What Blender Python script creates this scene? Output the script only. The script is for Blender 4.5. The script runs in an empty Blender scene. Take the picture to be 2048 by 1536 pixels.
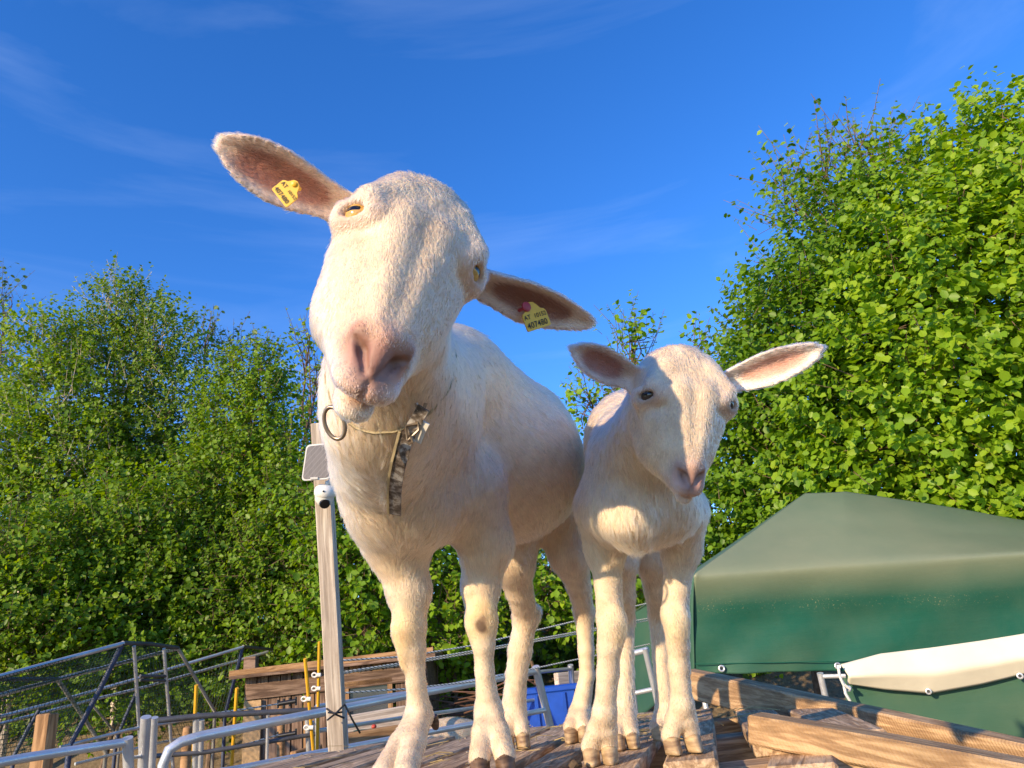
import bpy, bmesh, math, random, time
import numpy as np
from mathutils import Vector, Matrix, Quaternion

T0 = time.time()
SC = bpy.context.scene
COL = SC.collection
rng = np.random.default_rng(7)
random.seed(7)
R = math.radians

# ------------------------------------------------------------------ settings
SUN_AZ_DEG, SUN_EL_DEG, SUN_STR = 41.5, 16.5, 4.7
SKY_STR, SKY_SAT, EXPOSURE = 0.15, 1.27, 0.60
H_DOE, H_KID, N_DOE, N_KID = 0.0032, 0.0030, 300000, 150000

# ------------------------------------------------------------------ camera
F_PX = 1420.0                       # focal length in pixels of a 2048 wide frame
PITCH, ROLL, CAM_H = R(22.5), R(6.5), 0.145      # the deck top is z = 0, the ground z = GROUND
GROUND = -1.35
FW = np.array([0, math.cos(PITCH), math.sin(PITCH)])
_up = np.array([0, -math.sin(PITCH), math.cos(PITCH)])
_rt = np.array([1.0, 0, 0])
RT = _rt * math.cos(ROLL) - _up * math.sin(ROLL)
UP = _rt * math.sin(ROLL) + _up * math.cos(ROLL)
CAM = np.array([0, 0, CAM_H])

def P(x, y, d):                     # survey: picture direction plus distance -> place in the world
    return CAM + d * (FW + RT * (x - 1024) / F_PX + UP * (768 - y) / F_PX)

def PZ(x, y, z):                    # where that direction meets the level z
    v = FW + RT * (x - 1024) / F_PX + UP * (768 - y) / F_PX
    return CAM + v * ((z - CAM_H) / v[2])

def PY(x, y, wy):                   # where that direction meets the upright plane Y = wy
    v = FW + RT * (x - 1024) / F_PX + UP * (768 - y) / F_PX
    return CAM + v * (wy / v[1])

def CV(x, y, z):                    # direction: right, up, away from the viewer
    return RT * x + UP * y + FW * z

cd = bpy.data.cameras.new('camera')
cam = bpy.data.objects.new('camera', cd)
COL.objects.link(cam)
cd.sensor_width = 36.0
cd.lens = 36.0 * F_PX / 2048
cd.clip_start = 0.02
cd.clip_end = 3000
M = Matrix.Identity(4)
for i in range(3):
    M[i][0], M[i][1], M[i][2], M[i][3] = RT[i], UP[i], -FW[i], CAM[i]
cam.matrix_world = M
SC.camera = cam

# ------------------------------------------------------------------ sky and sun
SUN_AZ, SUN_EL = R(SUN_AZ_DEG), R(SUN_EL_DEG)     # azimuth: from -Y (behind the viewer) towards -X (left)
TO_SUN = np.array([-math.sin(SUN_AZ) * math.cos(SUN_EL), -math.cos(SUN_AZ) * math.cos(SUN_EL), math.sin(SUN_EL)])
W = bpy.data.worlds.new('World')
SC.world = W
W.use_nodes = True
nt = W.node_tree
bg = nt.nodes['Background']
sky = nt.nodes.new('ShaderNodeTexSky')
sky.sky_type = 'NISHITA'
sky.sun_disc = False
sky.sun_elevation = SUN_EL
sky.sun_rotation = math.atan2(TO_SUN[0], TO_SUN[1])
sky.altitude = 900
sky.air_density = 1.0
sky.dust_density = 0.0
sky.ozone_density = 3.0
hs = nt.nodes.new('ShaderNodeHueSaturation')
hs.inputs['Saturation'].default_value = SKY_SAT
hs.inputs['Hue'].default_value = 0.514
hs.inputs['Value'].default_value = 1.52
nt.links.new(sky.outputs[0], hs.inputs['Color'])
# thin cirrus streaks
tc = nt.nodes.new('ShaderNodeTexCoord')
mp = nt.nodes.new('ShaderNodeMapping')
mp.inputs['Rotation'].default_value = (R(12), R(-14), R(8))
mp.inputs['Scale'].default_value = (0.8, 2.2, 7.0)
nz = nt.nodes.new('ShaderNodeTexNoise')
nz.inputs['Scale'].default_value = 1.6
nz.inputs['Detail'].default_value = 7
nz.inputs['Roughness'].default_value = 0.55
nz.inputs['Distortion'].default_value = 0.5
rp = nt.nodes.new('ShaderNodeValToRGB')
rp.color_ramp.elements[0].position = 0.52
rp.color_ramp.elements[0].color = (0, 0, 0, 1)
rp.color_ramp.elements[1].position = 0.95
rp.color_ramp.elements[1].color = (0.13, 0.13, 0.13, 1)
mx = nt.nodes.new('ShaderNodeMixRGB')
mx.inputs['Color2'].default_value = (5.5, 6.6, 8.2, 1)
nt.links.new(tc.outputs['Generated'], mp.inputs['Vector'])
nt.links.new(mp.outputs[0], nz.inputs['Vector'])
nt.links.new(nz.outputs['Fac'], rp.inputs[0])
nt.links.new(rp.outputs[0], mx.inputs['Fac'])
nt.links.new(hs.outputs[0], mx.inputs['Color1'])
nt.links.new(mx.outputs[0], bg.inputs['Color'])
bg.inputs['Strength'].default_value = SKY_STR

sd = bpy.data.lights.new('sun', 'SUN')
sd.energy = SUN_STR
sd.angle = R(0.6)
sd.color = (1.0, 0.76, 0.47)
so = bpy.data.objects.new('sun', sd)
COL.objects.link(so)
so.rotation_euler = Vector(TO_SUN).to_track_quat('Z', 'Y').to_euler()
so.location = (-6, -6, 6)

vs = SC.view_settings
vs.view_transform = 'Standard'
vs.look = 'None'
vs.exposure = EXPOSURE
vs.gamma = 1.0
vs.use_curve_mapping = False
SC.cycles.max_bounces = 10
SC.cycles.transparent_max_bounces = 12
SC.render.film_transparent = False

# ------------------------------------------------------------------ object helpers
def link(name, data, parent=None, mat=None, loc=None):
    o = bpy.data.objects.new(name, data)
    COL.objects.link(o)
    if mat is not None:
        data.materials.append(mat)
    if loc is not None:
        o.location = loc
    if parent is not None:
        o.parent = parent
        o.matrix_parent_inverse = parent_inv(parent)
    return o

def world_of(p):
    m = p.matrix_basis.copy()
    return world_of(p.parent) @ p.matrix_parent_inverse @ m if p.parent is not None else m

def parent_inv(p):
    return world_of(p).inverted()

def tag(o, label=None, cat=None, group=None, kind=None):
    if label: o['label'] = label
    if cat: o['category'] = cat
    if group: o['group'] = group
    if kind: o['kind'] = kind
    return o

def thing(name, loc, label, cat, group=None):
    o = bpy.data.objects.new(name, None)
    COL.objects.link(o)
    o.location = [float(v) for v in loc]
    o.empty_display_size = 0.1
    return tag(o, label, cat, group)

def pymesh(name, verts, faces, smooth=False):
    me = bpy.data.meshes.new(name)
    me.from_pydata([tuple(map(float, v)) for v in verts], [], faces)
    me.update()
    if smooth:
        me.polygons.foreach_set('use_smooth', [True] * len(me.polygons))
    return me

def npmesh(name, V, Fc, smooth=False):          # Fc: (n,3) or (n,4) array
    V = np.asarray(V, np.float32)
    Fc = np.asarray(Fc, np.int32)
    n, k = Fc.shape
    me = bpy.data.meshes.new(name)
    me.vertices.add(len(V))
    me.vertices.foreach_set('co', V.ravel())
    me.loops.add(n * k)
    me.loops.foreach_set('vertex_index', Fc.ravel())
    me.polygons.add(n)
    me.polygons.foreach_set('loop_start', np.arange(0, n * k, k, dtype=np.int32))
    me.polygons.foreach_set('loop_total', np.full(n, k, np.int32))
    if smooth:
        me.polygons.foreach_set('use_smooth', np.ones(n, bool))
    me.update(calc_edges=True)
    return me

def nrm(v):
    v = np.asarray(v, float)
    return v / (np.linalg.norm(v) + 1e-12)

def frame_of(d, hint=(0, 0, 1)):
    d = nrm(d)
    h = np.asarray(hint, float)
    if abs(d @ h) > 0.95:
        h = np.array([1.0, 0, 0])
    s = nrm(np.cross(d, h))
    return d, s, np.cross(s, d)

class MB:
    """collects simple solids into one mesh"""
    def __init__(self):
        self.v, self.f = [], []
    def add(self, vs, fs):
        b = len(self.v)
        self.v += [tuple(map(float, q)) for q in vs]
        self.f += [tuple(b + i for i in q) for q in fs]
    def box(self, c, ax, ay, az, bev=0.0):      # centre and three half axes
        c, ax, ay, az = (np.asarray(q, float) for q in (c, ax, ay, az))
        if bev <= 0:
            vs = [c + sx * ax + sy * ay + sz * az for sz in (-1, 1) for sy in (-1, 1) for sx in (-1, 1)]
            self.add(vs, [(0, 2, 3, 1), (4, 5, 7, 6), (0, 1, 5, 4), (2, 6, 7, 3), (0, 4, 6, 2), (1, 3, 7, 5)])
        else:
            la, lb, lc = (np.linalg.norm(q) for q in (ax, ay, az))
            fx, fy, fz = 1 - bev / la, 1 - bev / lb, 1 - bev / lc
            idx = {}
            vs = []
            for s in [(x, y, z) for x in (-1, 1) for y in (-1, 1) for z in (-1, 1)]:
                for k in range(3):
                    f = [fx, fy, fz]
                    f[k] = 1
                    idx[s, k] = len(vs)
                    vs.append(c + s[0] * f[0] * ax + s[1] * f[1] * ay + s[2] * f[2] * az)
            fs = []
            def quad(k, s):
                o = [i for i in range(3) if i != k]
                r = []
                for p, q in ((-1, -1), (1, -1), (1, 1), (-1, 1)):
                    t = [0, 0, 0]; t[k] = s; t[o[0]] = p; t[o[1]] = q
                    r.append(idx[tuple(t), k])
                return tuple(r)
            for k in range(3):
                for s in (-1, 1):
                    fs.append(quad(k, s))
            for k in range(3):                      # edges along axis k
                o = [i for i in range(3) if i != k]
                for p in (-1, 1):
                    for q in (-1, 1):
                        t0 = [0, 0, 0]; t0[o[0]] = p; t0[o[1]] = q
                        t1 = list(t0); t0[k] = -1; t1[k] = 1
                        fs.append((idx[tuple(t0), o[0]], idx[tuple(t1), o[0]], idx[tuple(t1), o[1]], idx[tuple(t0), o[1]]))
            for s in [(x, y, z) for x in (-1, 1) for y in (-1, 1) for z in (-1, 1)]:
                fs.append(tuple(idx[s, k] for k in range(3)))
            self.add(vs, fs)
        return self
    def beam(self, a, b, w, h, up=(0, 0, 1), bev=0.0):   # box from a to b, width w, height h
        a, b = np.asarray(a, float), np.asarray(b, float)
        d, s, u = frame_of(b - a, up)
        return self.box((a + b) / 2, (b - a) / 2, s * w / 2, u * h / 2, bev)
    def tube(self, pts, r, n=8, closed=False, caps=True):
        pts = [np.asarray(q, float) for q in pts]
        m = len(pts)
        rs = r if hasattr(r, '__len__') else [r] * m
        t0 = nrm((pts[1] - pts[0]) if not closed else (pts[1] - pts[-1]))
        _, s, u = frame_of(t0)
        vs, fs = [], []
        for i, q in enumerate(pts):
            if closed:
                t = nrm(pts[(i + 1) % m] - pts[i - 1])
            else:
                t = nrm(pts[min(i + 1, m - 1)] - pts[max(i - 1, 0)])
            s = nrm(s - t * (s @ t)); u = np.cross(t, s)
            for j in range(n):
                a = 2 * math.pi * j / n
                vs.append(q + rs[i] * (math.cos(a) * s + math.sin(a) * u))
        for i in range(m if closed else m - 1):
            k = (i + 1) % m
            for j in range(n):
                l = (j + 1) % n
                fs.append((i * n + j, i * n + l, k * n + l, k * n + j))
        if caps and not closed:
            fs.append(tuple(range(n - 1, -1, -1)))
            fs.append(tuple((m - 1) * n + j for j in range(n)))
        self.add(vs, fs)
        return self
    def lathe(self, c, axis, prof, n=20):       # prof: (distance along the axis, radius)
        c = np.asarray(c, float)
        d, s, u = frame_of(axis)
        vs, fs = [], []
        for z, r in prof:
            for j in range(n):
                a = 2 * math.pi * j / n
                vs.append(c + d * z + r * (math.cos(a) * s + math.sin(a) * u))
        for i in range(len(prof) - 1):
            for j in range(n):
                l = (j + 1) % n
                fs.append((i * n + j, i * n + l, (i + 1) * n + l, (i + 1) * n + j))
        fs.append(tuple(range(n - 1, -1, -1)))
        fs.append(tuple((len(prof) - 1) * n + j for j in range(n)))
        self.add(vs, fs)
        return self
    def build(self, name, mat, parent=None, smooth=False, kind=None):
        me = pymesh(name, self.v, self.f)
        bm = bmesh.new(); bm.from_mesh(me)
        bmesh.ops.recalc_face_normals(bm, faces=bm.faces)
        bm.to_mesh(me); bm.free()
        if smooth:
            me.polygons.foreach_set('use_smooth', [True] * len(me.polygons))
            try:
                me.set_sharp_from_angle(angle=R(42))
            except Exception:
                pass
        o = link(name, me, parent, mat)
        if kind: o['kind'] = kind
        return o

def text_mesh(txt):
    cu = bpy.data.curves.new('lettering', 'FONT')
    cu.body = txt
    cu.size = 1.0
    cu.extrude = .005
    cu.offset = .012
    cu.space_character = 1.05
    o = bpy.data.objects.new('lettering', cu)
    COL.objects.link(o)
    dg = bpy.context.evaluated_depsgraph_get()
    me = bpy.data.meshes.new_from_object(o.evaluated_get(dg))
    bpy.data.objects.remove(o)
    me.materials.clear()
    return me
TEXT = {q: text_mesh(q) for q in ('407480', 'AT', '10152')}

# ------------------------------------------------------------------ materials
def mat_new(name):
    m = bpy.data.materials.new(name)
    m.use_nodes = True
    n = m.node_tree.nodes
    return m, m.node_tree, n['Principled BSDF']

def node(t, kind, **kw):
    n = t.nodes.new(kind)
    for k, v in kw.items():
        if k in n.inputs:
            n.inputs[k].default_value = v
        else:
            setattr(n, k, v)
    return n

def ramp(t, fac, stops):
    r = node(t, 'ShaderNodeValToRGB')
    e = r.color_ramp.elements
    while len(e) < len(stops):
        e.new(0.5)
    for i, (p, c) in enumerate(stops):
        e[i].position = p
        e[i].color = (*c, 1) if len(c) == 3 else c
    t.links.new(fac, r.inputs[0])
    return r.outputs[0]

def bump(t, b, h, strength=0.3, dist=0.01):
    n = node(t, 'ShaderNodeBump', Strength=strength, Distance=dist)
    t.links.new(h, n.inputs['Height'])
    t.links.new(n.outputs[0], b.inputs['Normal'])

def objcoord(t, scale=(1, 1, 1), rot=(0, 0, 0), rand=True):
    c = node(t, 'ShaderNodeTexCoord')
    m = node(t, 'ShaderNodeMapping')
    m.inputs['Scale'].default_value = scale
    m.inputs['Rotation'].default_value = rot
    t.links.new(c.outputs['Object'], m.inputs[0])
    if rand:
        i = node(t, 'ShaderNodeObjectInfo')
        mu = node(t, 'ShaderNodeMath', operation='MULTIPLY')
        mu.inputs[1].default_value = 37.0
        t.links.new(i.outputs['Random'], mu.inputs[0])
        cb = node(t, 'ShaderNodeCombineXYZ')
        for k in range(3):
            t.links.new(mu.outputs[0], cb.inputs[k])
        t.links.new(cb.outputs[0], m.inputs['Location'])
    return m.outputs[0]

def m_plain(name, col, rough=0.6, metal=0.0, var=0.25, nscale=8.0, bmp=0.1, spec=0.5):
    m, t, b = mat_new(name)
    co = objcoord(t)
    nz = node(t, 'ShaderNodeTexNoise', Scale=nscale, Detail=6.0, Roughness=0.6)
    t.links.new(co, nz.inputs['Vector'])
    c = np.array(col)
    t.links.new(ramp(t, nz.outputs['Fac'], [(0.3, tuple(c * (1 - var))), (0.7, tuple(np.minimum(c * (1 + var), 0.95)))]), b.inputs['Base Color'])
    b.inputs['Roughness'].default_value = rough
    b.inputs['Metallic'].default_value = metal
    b.inputs['Specular IOR Level'].default_value = spec
    if bmp:
        bump(t, b, nz.outputs['Fac'], bmp, 0.004)
    return m

def m_wood(name, dark, light, grain=(6, 60, 60), rough=0.75, bmp=0.35, saw=0.0, stain=0.3):
    """grain runs along the object's local X axis"""
    m, t, b = mat_new(name)
    co = objcoord(t, grain)
    n1 = node(t, 'ShaderNodeTexNoise', Scale=1.0, Detail=8.0, Roughness=0.62, Distortion=0.6)
    t.links.new(co, n1.inputs['Vector'])
    co2 = objcoord(t, (grain[0] * .25, grain[1] * .22, grain[2] * .22))
    n2 = node(t, 'ShaderNodeTexNoise', Scale=1.0, Detail=3.0, Distortion=1.5)
    t.links.new(co2, n2.inputs['Vector'])
    wv = node(t, 'ShaderNodeMath', operation='MULTIPLY')
    wv.inputs[1].default_value = 22.0
    t.links.new(n2.outputs['Fac'], wv.inputs[0])
    sn = node(t, 'ShaderNodeMath', operation='SINE')
    t.links.new(wv.outputs[0], sn.inputs[0])
    mixf = node(t, 'ShaderNodeMath', operation='MULTIPLY_ADD')
    mixf.inputs[1].default_value = 0.11
    t.links.new(sn.outputs[0], mixf.inputs[0])
    t.links.new(n1.outputs['Fac'], mixf.inputs[2])
    d, l = np.array(dark), np.array(light)
    c1 = ramp(t, mixf.outputs[0], [(0.25, tuple(d * .72)), (0.42, tuple(d)), (0.62, tuple(l)), (0.8, tuple(l * 1.12))])
    co3 = objcoord(t, (3.2, 6, 6))
    n3 = node(t, 'ShaderNodeTexNoise', Scale=1.0, Detail=5.0, Roughness=0.7)
    t.links.new(co3, n3.inputs['Vector'])
    st = ramp(t, n3.outputs['Fac'], [(0.3, (1 - stain, 1 - stain, 1 - stain * 1.05)), (0.62, (1.0, 1.0, 1.0))])
    mu = node(t, 'ShaderNodeMixRGB', blend_type='MULTIPLY')
    mu.inputs[0].default_value = 1.0
    t.links.new(c1, mu.inputs[1]); t.links.new(st, mu.inputs[2])
    t.links.new(mu.outputs[0], b.inputs['Base Color'])
    b.inputs['Roughness'].default_value = rough
    b.inputs['Specular IOR Level'].default_value = 0.25
    h = mixf.outputs[0]
    if saw:
        co4 = objcoord(t, (1, 1, 1), (0.0, 0.5, 0.35))
        w = node(t, 'ShaderNodeTexWave', Scale=55.0, Distortion=2.5, Detail=2.0)
        w.inputs['Detail Scale'].default_value = 2.0
        t.links.new(co4, w.inputs['Vector'])
        ad = node(t, 'ShaderNodeMath', operation='MULTIPLY_ADD')
        ad.inputs[1].default_value = saw
        t.links.new(w.outputs['Fac'], ad.inputs[0]); t.links.new(h, ad.inputs[2])
        h = ad.outputs[0]
    bump(t, b, h, bmp, 0.006)
    return m

def oriented_box(name, a, b, w, h, mat, parent=None, up=(0, 0, 1), bev=0.003, warp=0.0, seg=1):
    """a plank / beam whose local X runs from a to b, so wood grain follows it"""
    a, b = np.asarray(a, float), np.asarray(b, float)
    L = np.linalg.norm(b - a)
    d, s, u = frame_of(b - a, up)
    mb = MB()
    mb.box((0, 0, 0), (L / 2, 0, 0), (0, w / 2, 0), (0, 0, h / 2), bev)
    me = pymesh(name, mb.v, mb.f)
    bm = bmesh.new(); bm.from_mesh(me)
    bmesh.ops.recalc_face_normals(bm, faces=bm.faces)
    if warp:
        es = [e for e in bm.edges if abs(e.verts[0].co.x - e.verts[1].co.x) > L * .5]
        bmesh.ops.subdivide_edges(bm, edges=es, cuts=7)
        ph = random.random() * 6
        for v in bm.verts:
            v.co.z += warp * math.sin(v.co.x / L * 5 + ph)
            v.co.y += warp * math.sin(v.co.x / L * 7 + ph * 2) * .8
            v.co += Vector((random.uniform(-1, 1), random.uniform(-1, 1), random.uniform(-1, 1))) * min(warp * .35, .0015)
    bm.to_mesh(me); bm.free()
    o = link(name, me, None, mat)
    Mx = Matrix.Identity(4)
    c = (a + b) / 2
    for i in range(3):
        Mx[i][0], Mx[i][1], Mx[i][2], Mx[i][3] = d[i], -s[i], u[i], c[i]
    o.matrix_basis = Mx
    if parent is not None:
        o.parent = parent
        o.matrix_parent_inverse = parent_inv(parent)
    return o
# ================================================================== setting
def ground_material():
    m, t, b = mat_new('ground_soil')
    co = objcoord(t, rand=False)
    n1 = node(t, 'ShaderNodeTexNoise', Scale=.6, Detail=9.0, Roughness=.65)
    n2 = node(t, 'ShaderNodeTexNoise', Scale=14.0, Detail=6.0, Roughness=.7)
    t.links.new(co, n1.inputs['Vector']); t.links.new(co, n2.inputs['Vector'])
    c1 = ramp(t, n1.outputs['Fac'], [(.35, (.20, .15, .09)), (.55, (.27, .20, .12)), (.66, (.11, .15, .04))])
    c2 = ramp(t, n2.outputs['Fac'], [(.3, (.55, .52, .48)), (.7, (1, 1, 1))])
    mu = node(t, 'ShaderNodeMixRGB', blend_type='MULTIPLY'); mu.inputs[0].default_value = 1
    t.links.new(c1, mu.inputs[1]); t.links.new(c2, mu.inputs[2]); t.links.new(mu.outputs[0], b.inputs['Base Color'])
    b.inputs['Roughness'].default_value = .95
    bump(t, b, n2.outputs['Fac'], .6, .05)
    return m

def build_ground():
    n = 120
    xs = np.concatenate([-np.geomspace(900, .3, n // 2), [0], np.geomspace(.3, 900, n // 2)])
    X, Y = np.meshgrid(xs, xs + 9, indexing='ij')
    Zg = GROUND + .05 * np.sin(X * .7) * np.cos(Y * .55) * (np.hypot(X, Y - 6) < 40)
    tt = np.clip((Y - 9.6) / 7.0, 0, 1)
    Zg = Zg + 3.2 * tt * tt * (3 - 2 * tt)              # wooded bank behind the yard
    V = np.stack([X, Y, Zg], -1).reshape(-1, 3)
    k = len(xs)
    i, j = np.meshgrid(np.arange(k - 1), np.arange(k - 1), indexing='ij')
    a = (i * k + j).ravel()
    me = npmesh('ground', V, np.stack([a, a + k, a + k + 1, a + 1], 1), True)
    tag(link('ground', me, None, ground_material()), kind='structure')
build_ground()

# ------------------------------------------------------------------ foliage
def leaf_material(name, c0, c1, c2, trans=.35, rough=.45):
    m = bpy.data.materials.new(name)
    m.use_nodes = True
    t = m.node_tree
    b = t.nodes['Principled BSDF']
    at = node(t, 'ShaderNodeAttribute', attribute_name='tint')
    oi = node(t, 'ShaderNodeObjectInfo')
    ad = node(t, 'ShaderNodeMath', operation='ADD')
    t.links.new(at.outputs['Fac'], ad.inputs[0])
    mm = node(t, 'ShaderNodeMath', operation='MULTIPLY_ADD'); mm.inputs[1].default_value = .5; mm.inputs[2].default_value = -.25
    t.links.new(oi.outputs['Random'], mm.inputs[0]); t.links.new(mm.outputs[0], ad.inputs[1])
    col = ramp(t, ad.outputs[0], [(0.0, c0), (.5, c1), (1.0, c2)])
    t.links.new(col, b.inputs['Base Color'])
    b.inputs['Roughness'].default_value = rough
    b.inputs['Specular IOR Level'].default_value = .35
    tr = node(t, 'ShaderNodeBsdfTranslucent')
    hs2 = node(t, 'ShaderNodeHueSaturation', Saturation=1.1, Value=1.5)
    hs2.inputs['Hue'].default_value = .485
    t.links.new(col, hs2.inputs['Color']); t.links.new(hs2.outputs[0], tr.inputs['Color'])
    mx_ = node(t, 'ShaderNodeMixShader'); mx_.inputs[0].default_value = trans
    t.links.new(b.outputs[0], mx_.inputs[1]); t.links.new(tr.outputs[0], mx_.inputs[2])
    t.links.new(mx_.outputs[0], t.nodes['Material Output'].inputs['Surface'])
    return m

BARK = m_plain('bark_brown', (.16, .105, .07), .9, 0, .45, 18, .5)
BARK_PALE = m_plain('bark_pale', (.50, .42, .33), .85, 0, .4, 12, .4)
LEAF_HAZEL = leaf_material('leaf_hazel', (.09, .19, .010), (.19, .34, .016), (.34, .48, .03), .42)
LEAF_MID = leaf_material('leaf_mid', (.085, .17, .012), (.18, .31, .016), (.33, .45, .03), .42)
LEAF_BIRCH = leaf_material('leaf_birch', (.07, .14, .016), (.145, .25, .022), (.25, .36, .035), .42)
LEAF_COOL = leaf_material('leaf_cool', (.07, .12, .03), (.13, .20, .05), (.22, .29, .07), .40)

LEAF_PTS = np.array([(0, 0), (.22, -.36), (.62, -.42), (1.0, 0), (.62, .42), (.22, .36)])

def unit_rand(r, n):
    v = r.normal(size=(n, 3))
    return v / np.linalg.norm(v, axis=1)[:, None]

def leaf_verts(B, A, N, ln, wd):
    """leaf blades: base points, axis, normal, length, width -> (n,6,3)"""
    Sd = np.cross(N, A)
    Sd /= np.linalg.norm(Sd, axis=1)[:, None] + 1e-9
    Nn = np.cross(A, Sd)
    out = np.empty((len(B), 6, 3), np.float32)
    for i, (l, w_) in enumerate(LEAF_PTS):
        lift = .16 * abs(w_) / .42 - .22 * l * l
        out[:, i] = B + A * (ln * l)[:, None] + Sd * (wd * 2 * w_)[:, None] * .5 / .42 * .42 + Nn * (ln * lift * .55)[:, None]
    return out

def tree(name, label, lobes, dens, leaf, mat, bark, seed, trunk=None, group=None, leaves_per=11, sparse=0.0, singles=0, shoot_len=.42, trunk_r=.09, up=.45, fill=.35, flat=.55):
    """lobes: (px, py, distance, radius px across, radius px up, depth radius m)"""
    r = np.random.default_rng(seed)
    C, Rr = [], []
    for q in lobes:
        px, py, d, rx, ry = q[:5]
        C.append(P(px, py, d)); Rr.append((rx * d / F_PX, q[5] if len(q) > 5 else max(rx, ry) * d / F_PX * .8, ry * d / F_PX))
    C, Rr = np.array(C), np.array(Rr)
    base = np.array(trunk if trunk is not None else [C[:, 0].mean(), C[:, 1].mean(), 0])
    base = np.array([base[0], base[1], GROUND])
    root = thing(name, base, label, 'tree', group)
    area = Rr[:, 0] * Rr[:, 2] * math.pi
    B, SD, LB = [], [], []
    for i in range(len(C)):
        n = int(area[i] * dens * 2.1)
        dv = unit_rand(r, n)
        flip = (dv[:, 1] > .25) & (r.random(n) < .7)      # fewer on the far side
        dv[flip, 1] *= -1
        rad = np.where(r.random(n) < fill, r.uniform(.35, .85, n), r.uniform(.82, 1.06, n))
        wob = 1 + .22 * np.sin(dv @ r.normal(size=3) * 5 + r.uniform(0, 6)) + .12 * np.sin(dv @ r.normal(size=3) * 11 + r.uniform(0, 6))
        p = C[i] + dv * Rr[i] * (rad * wob)[:, None]
        s = dv * .75 + np.array([0, 0, up]) + r.normal(size=(n, 3)) * .35
        B.append(p); SD.append(s / np.linalg.norm(s, axis=1)[:, None]); LB.append(np.full(n, i))
    B, SD, LB = np.concatenate(B), np.concatenate(SD), np.concatenate(LB)
    ok = B[:, 2] > GROUND + .15
    B, SD, LB = B[ok], SD[ok], LB[ok]
    n = len(B)
    SL = shoot_len * r.uniform(.5, 1.35, n)
    # leaves along the shoots
    k = leaves_per
    t = (np.arange(k)[None] + r.uniform(-.3, .3, (n, k))) / k
    pos = B[:, None] + SD[:, None] * (SL[:, None] * t)[..., None]
    az = np.arange(k)[None] * 2.4 + r.uniform(0, 6.28, (n, 1)) + r.normal(size=(n, k)) * .5
    s1 = np.cross(SD, [0.13, .31, .94]); s1 /= np.linalg.norm(s1, axis=1)[:, None]
    s2 = np.cross(SD, s1)
    side = s1[:, None] * np.cos(az)[..., None] + s2[:, None] * np.sin(az)[..., None]
    A = side * .9 + SD[:, None] * .45 + r.normal(size=(n, k, 3)) * .25 + np.array([0, 0, -.18])
    A = A.reshape(-1, 3); A /= np.linalg.norm(A, axis=1)[:, None]
    pos = pos.reshape(-1, 3)
    toward = np.array([-.22, -.45, 0])
    N = np.array([0, 0, flat]) + toward + r.normal(size=A.shape) * .5 + .35 * np.repeat(SD, k, 0)
    N = N - A * (N * A).sum(1)[:, None]
    N /= np.linalg.norm(N, axis=1)[:, None] + 1e-9
    m = len(A)
    ln = leaf * r.uniform(.55, 1.25, m) * np.repeat(r.uniform(.8, 1.15, n), k)
    wd = ln * r.uniform(.75, 1.0, m)
    keep = r.random(m) > sparse
    pos, A, N, ln, wd = pos[keep], A[keep], N[keep], ln[keep], wd[keep]
    tint = np.clip(.45 + .13 * r.normal(size=m) + np.repeat(.13 * r.normal(size=n), k), 0, 1)[keep]
    order = np.argsort(np.linalg.norm(pos - CAM, axis=1) - ln * 6)
    sing = order[:singles * 4][r.permutation(min(singles * 4, len(order)))[:singles]] if singles else np.array([], int)
    rest = np.ones(len(pos), bool); rest[sing] = False
    V = leaf_verts(pos[rest], A[rest], N[rest], ln[rest], wd[rest])
    nv = len(V)
    ix = np.arange(nv)[:, None] * 6
    Fq = np.concatenate([ix + np.array([[0, 1, 2, 3]]), ix + np.array([[0, 3, 4, 5]])])
    me = npmesh('crown', V.reshape(-1, 3), Fq)
    ca = me.attributes.new('tint', 'FLOAT', 'POINT')
    ca.data.foreach_set('value', np.repeat(tint[rest], 6).astype(np.float32))
    o = link('crown', me, root, mat)
    o['kind'] = 'stuff'
    if singles:
        one = pymesh('leaf', [(l, w_ * 1.0, .16 * abs(w_) / .42 * .55 - .12 * l * l) for l, w_ in LEAF_PTS], [(0, 1, 2, 3), (0, 3, 4, 5)])
        a1 = one.attributes.new('tint', 'FLOAT', 'POINT'); a1.data.foreach_set('value', [.5] * 6)
        one.materials.append(mat)
        inv = parent_inv(root)
        for q in sing:
            Sd = nrm(np.cross(N[q], A[q])); Nn = np.cross(A[q], Sd)
            lo = bpy.data.objects.new('leaf', one)
            COL.objects.link(lo)
            Mx = Matrix.Identity(4)
            for i in range(3):
                Mx[i][0], Mx[i][1], Mx[i][2], Mx[i][3] = A[q][i] * ln[q], Sd[i] * wd[q], Nn[i] * ln[q], pos[q][i]
            lo.matrix_basis = Mx
            lo.parent = root
            lo.matrix_parent_inverse = inv
    # wood: trunk, limbs to the lobes, twigs to the shoots
    tb = MB()
    top = C[np.argmax(C[:, 2])]
    pts = [base - [0, 0, .2]]
    for s in (.25, .5, .75, 1):
        pts.append(base + (top - base) * s + r.normal(size=3) * [.12, .12, 0] * (s < 1))
    tb.tube(pts, [trunk_r, trunk_r * .75, trunk_r * .5, trunk_r * .28, trunk_r * .08], 8)
    tb.build('trunk', bark, root, True)
    bb = MB()
    pts = np.array(pts)
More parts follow.
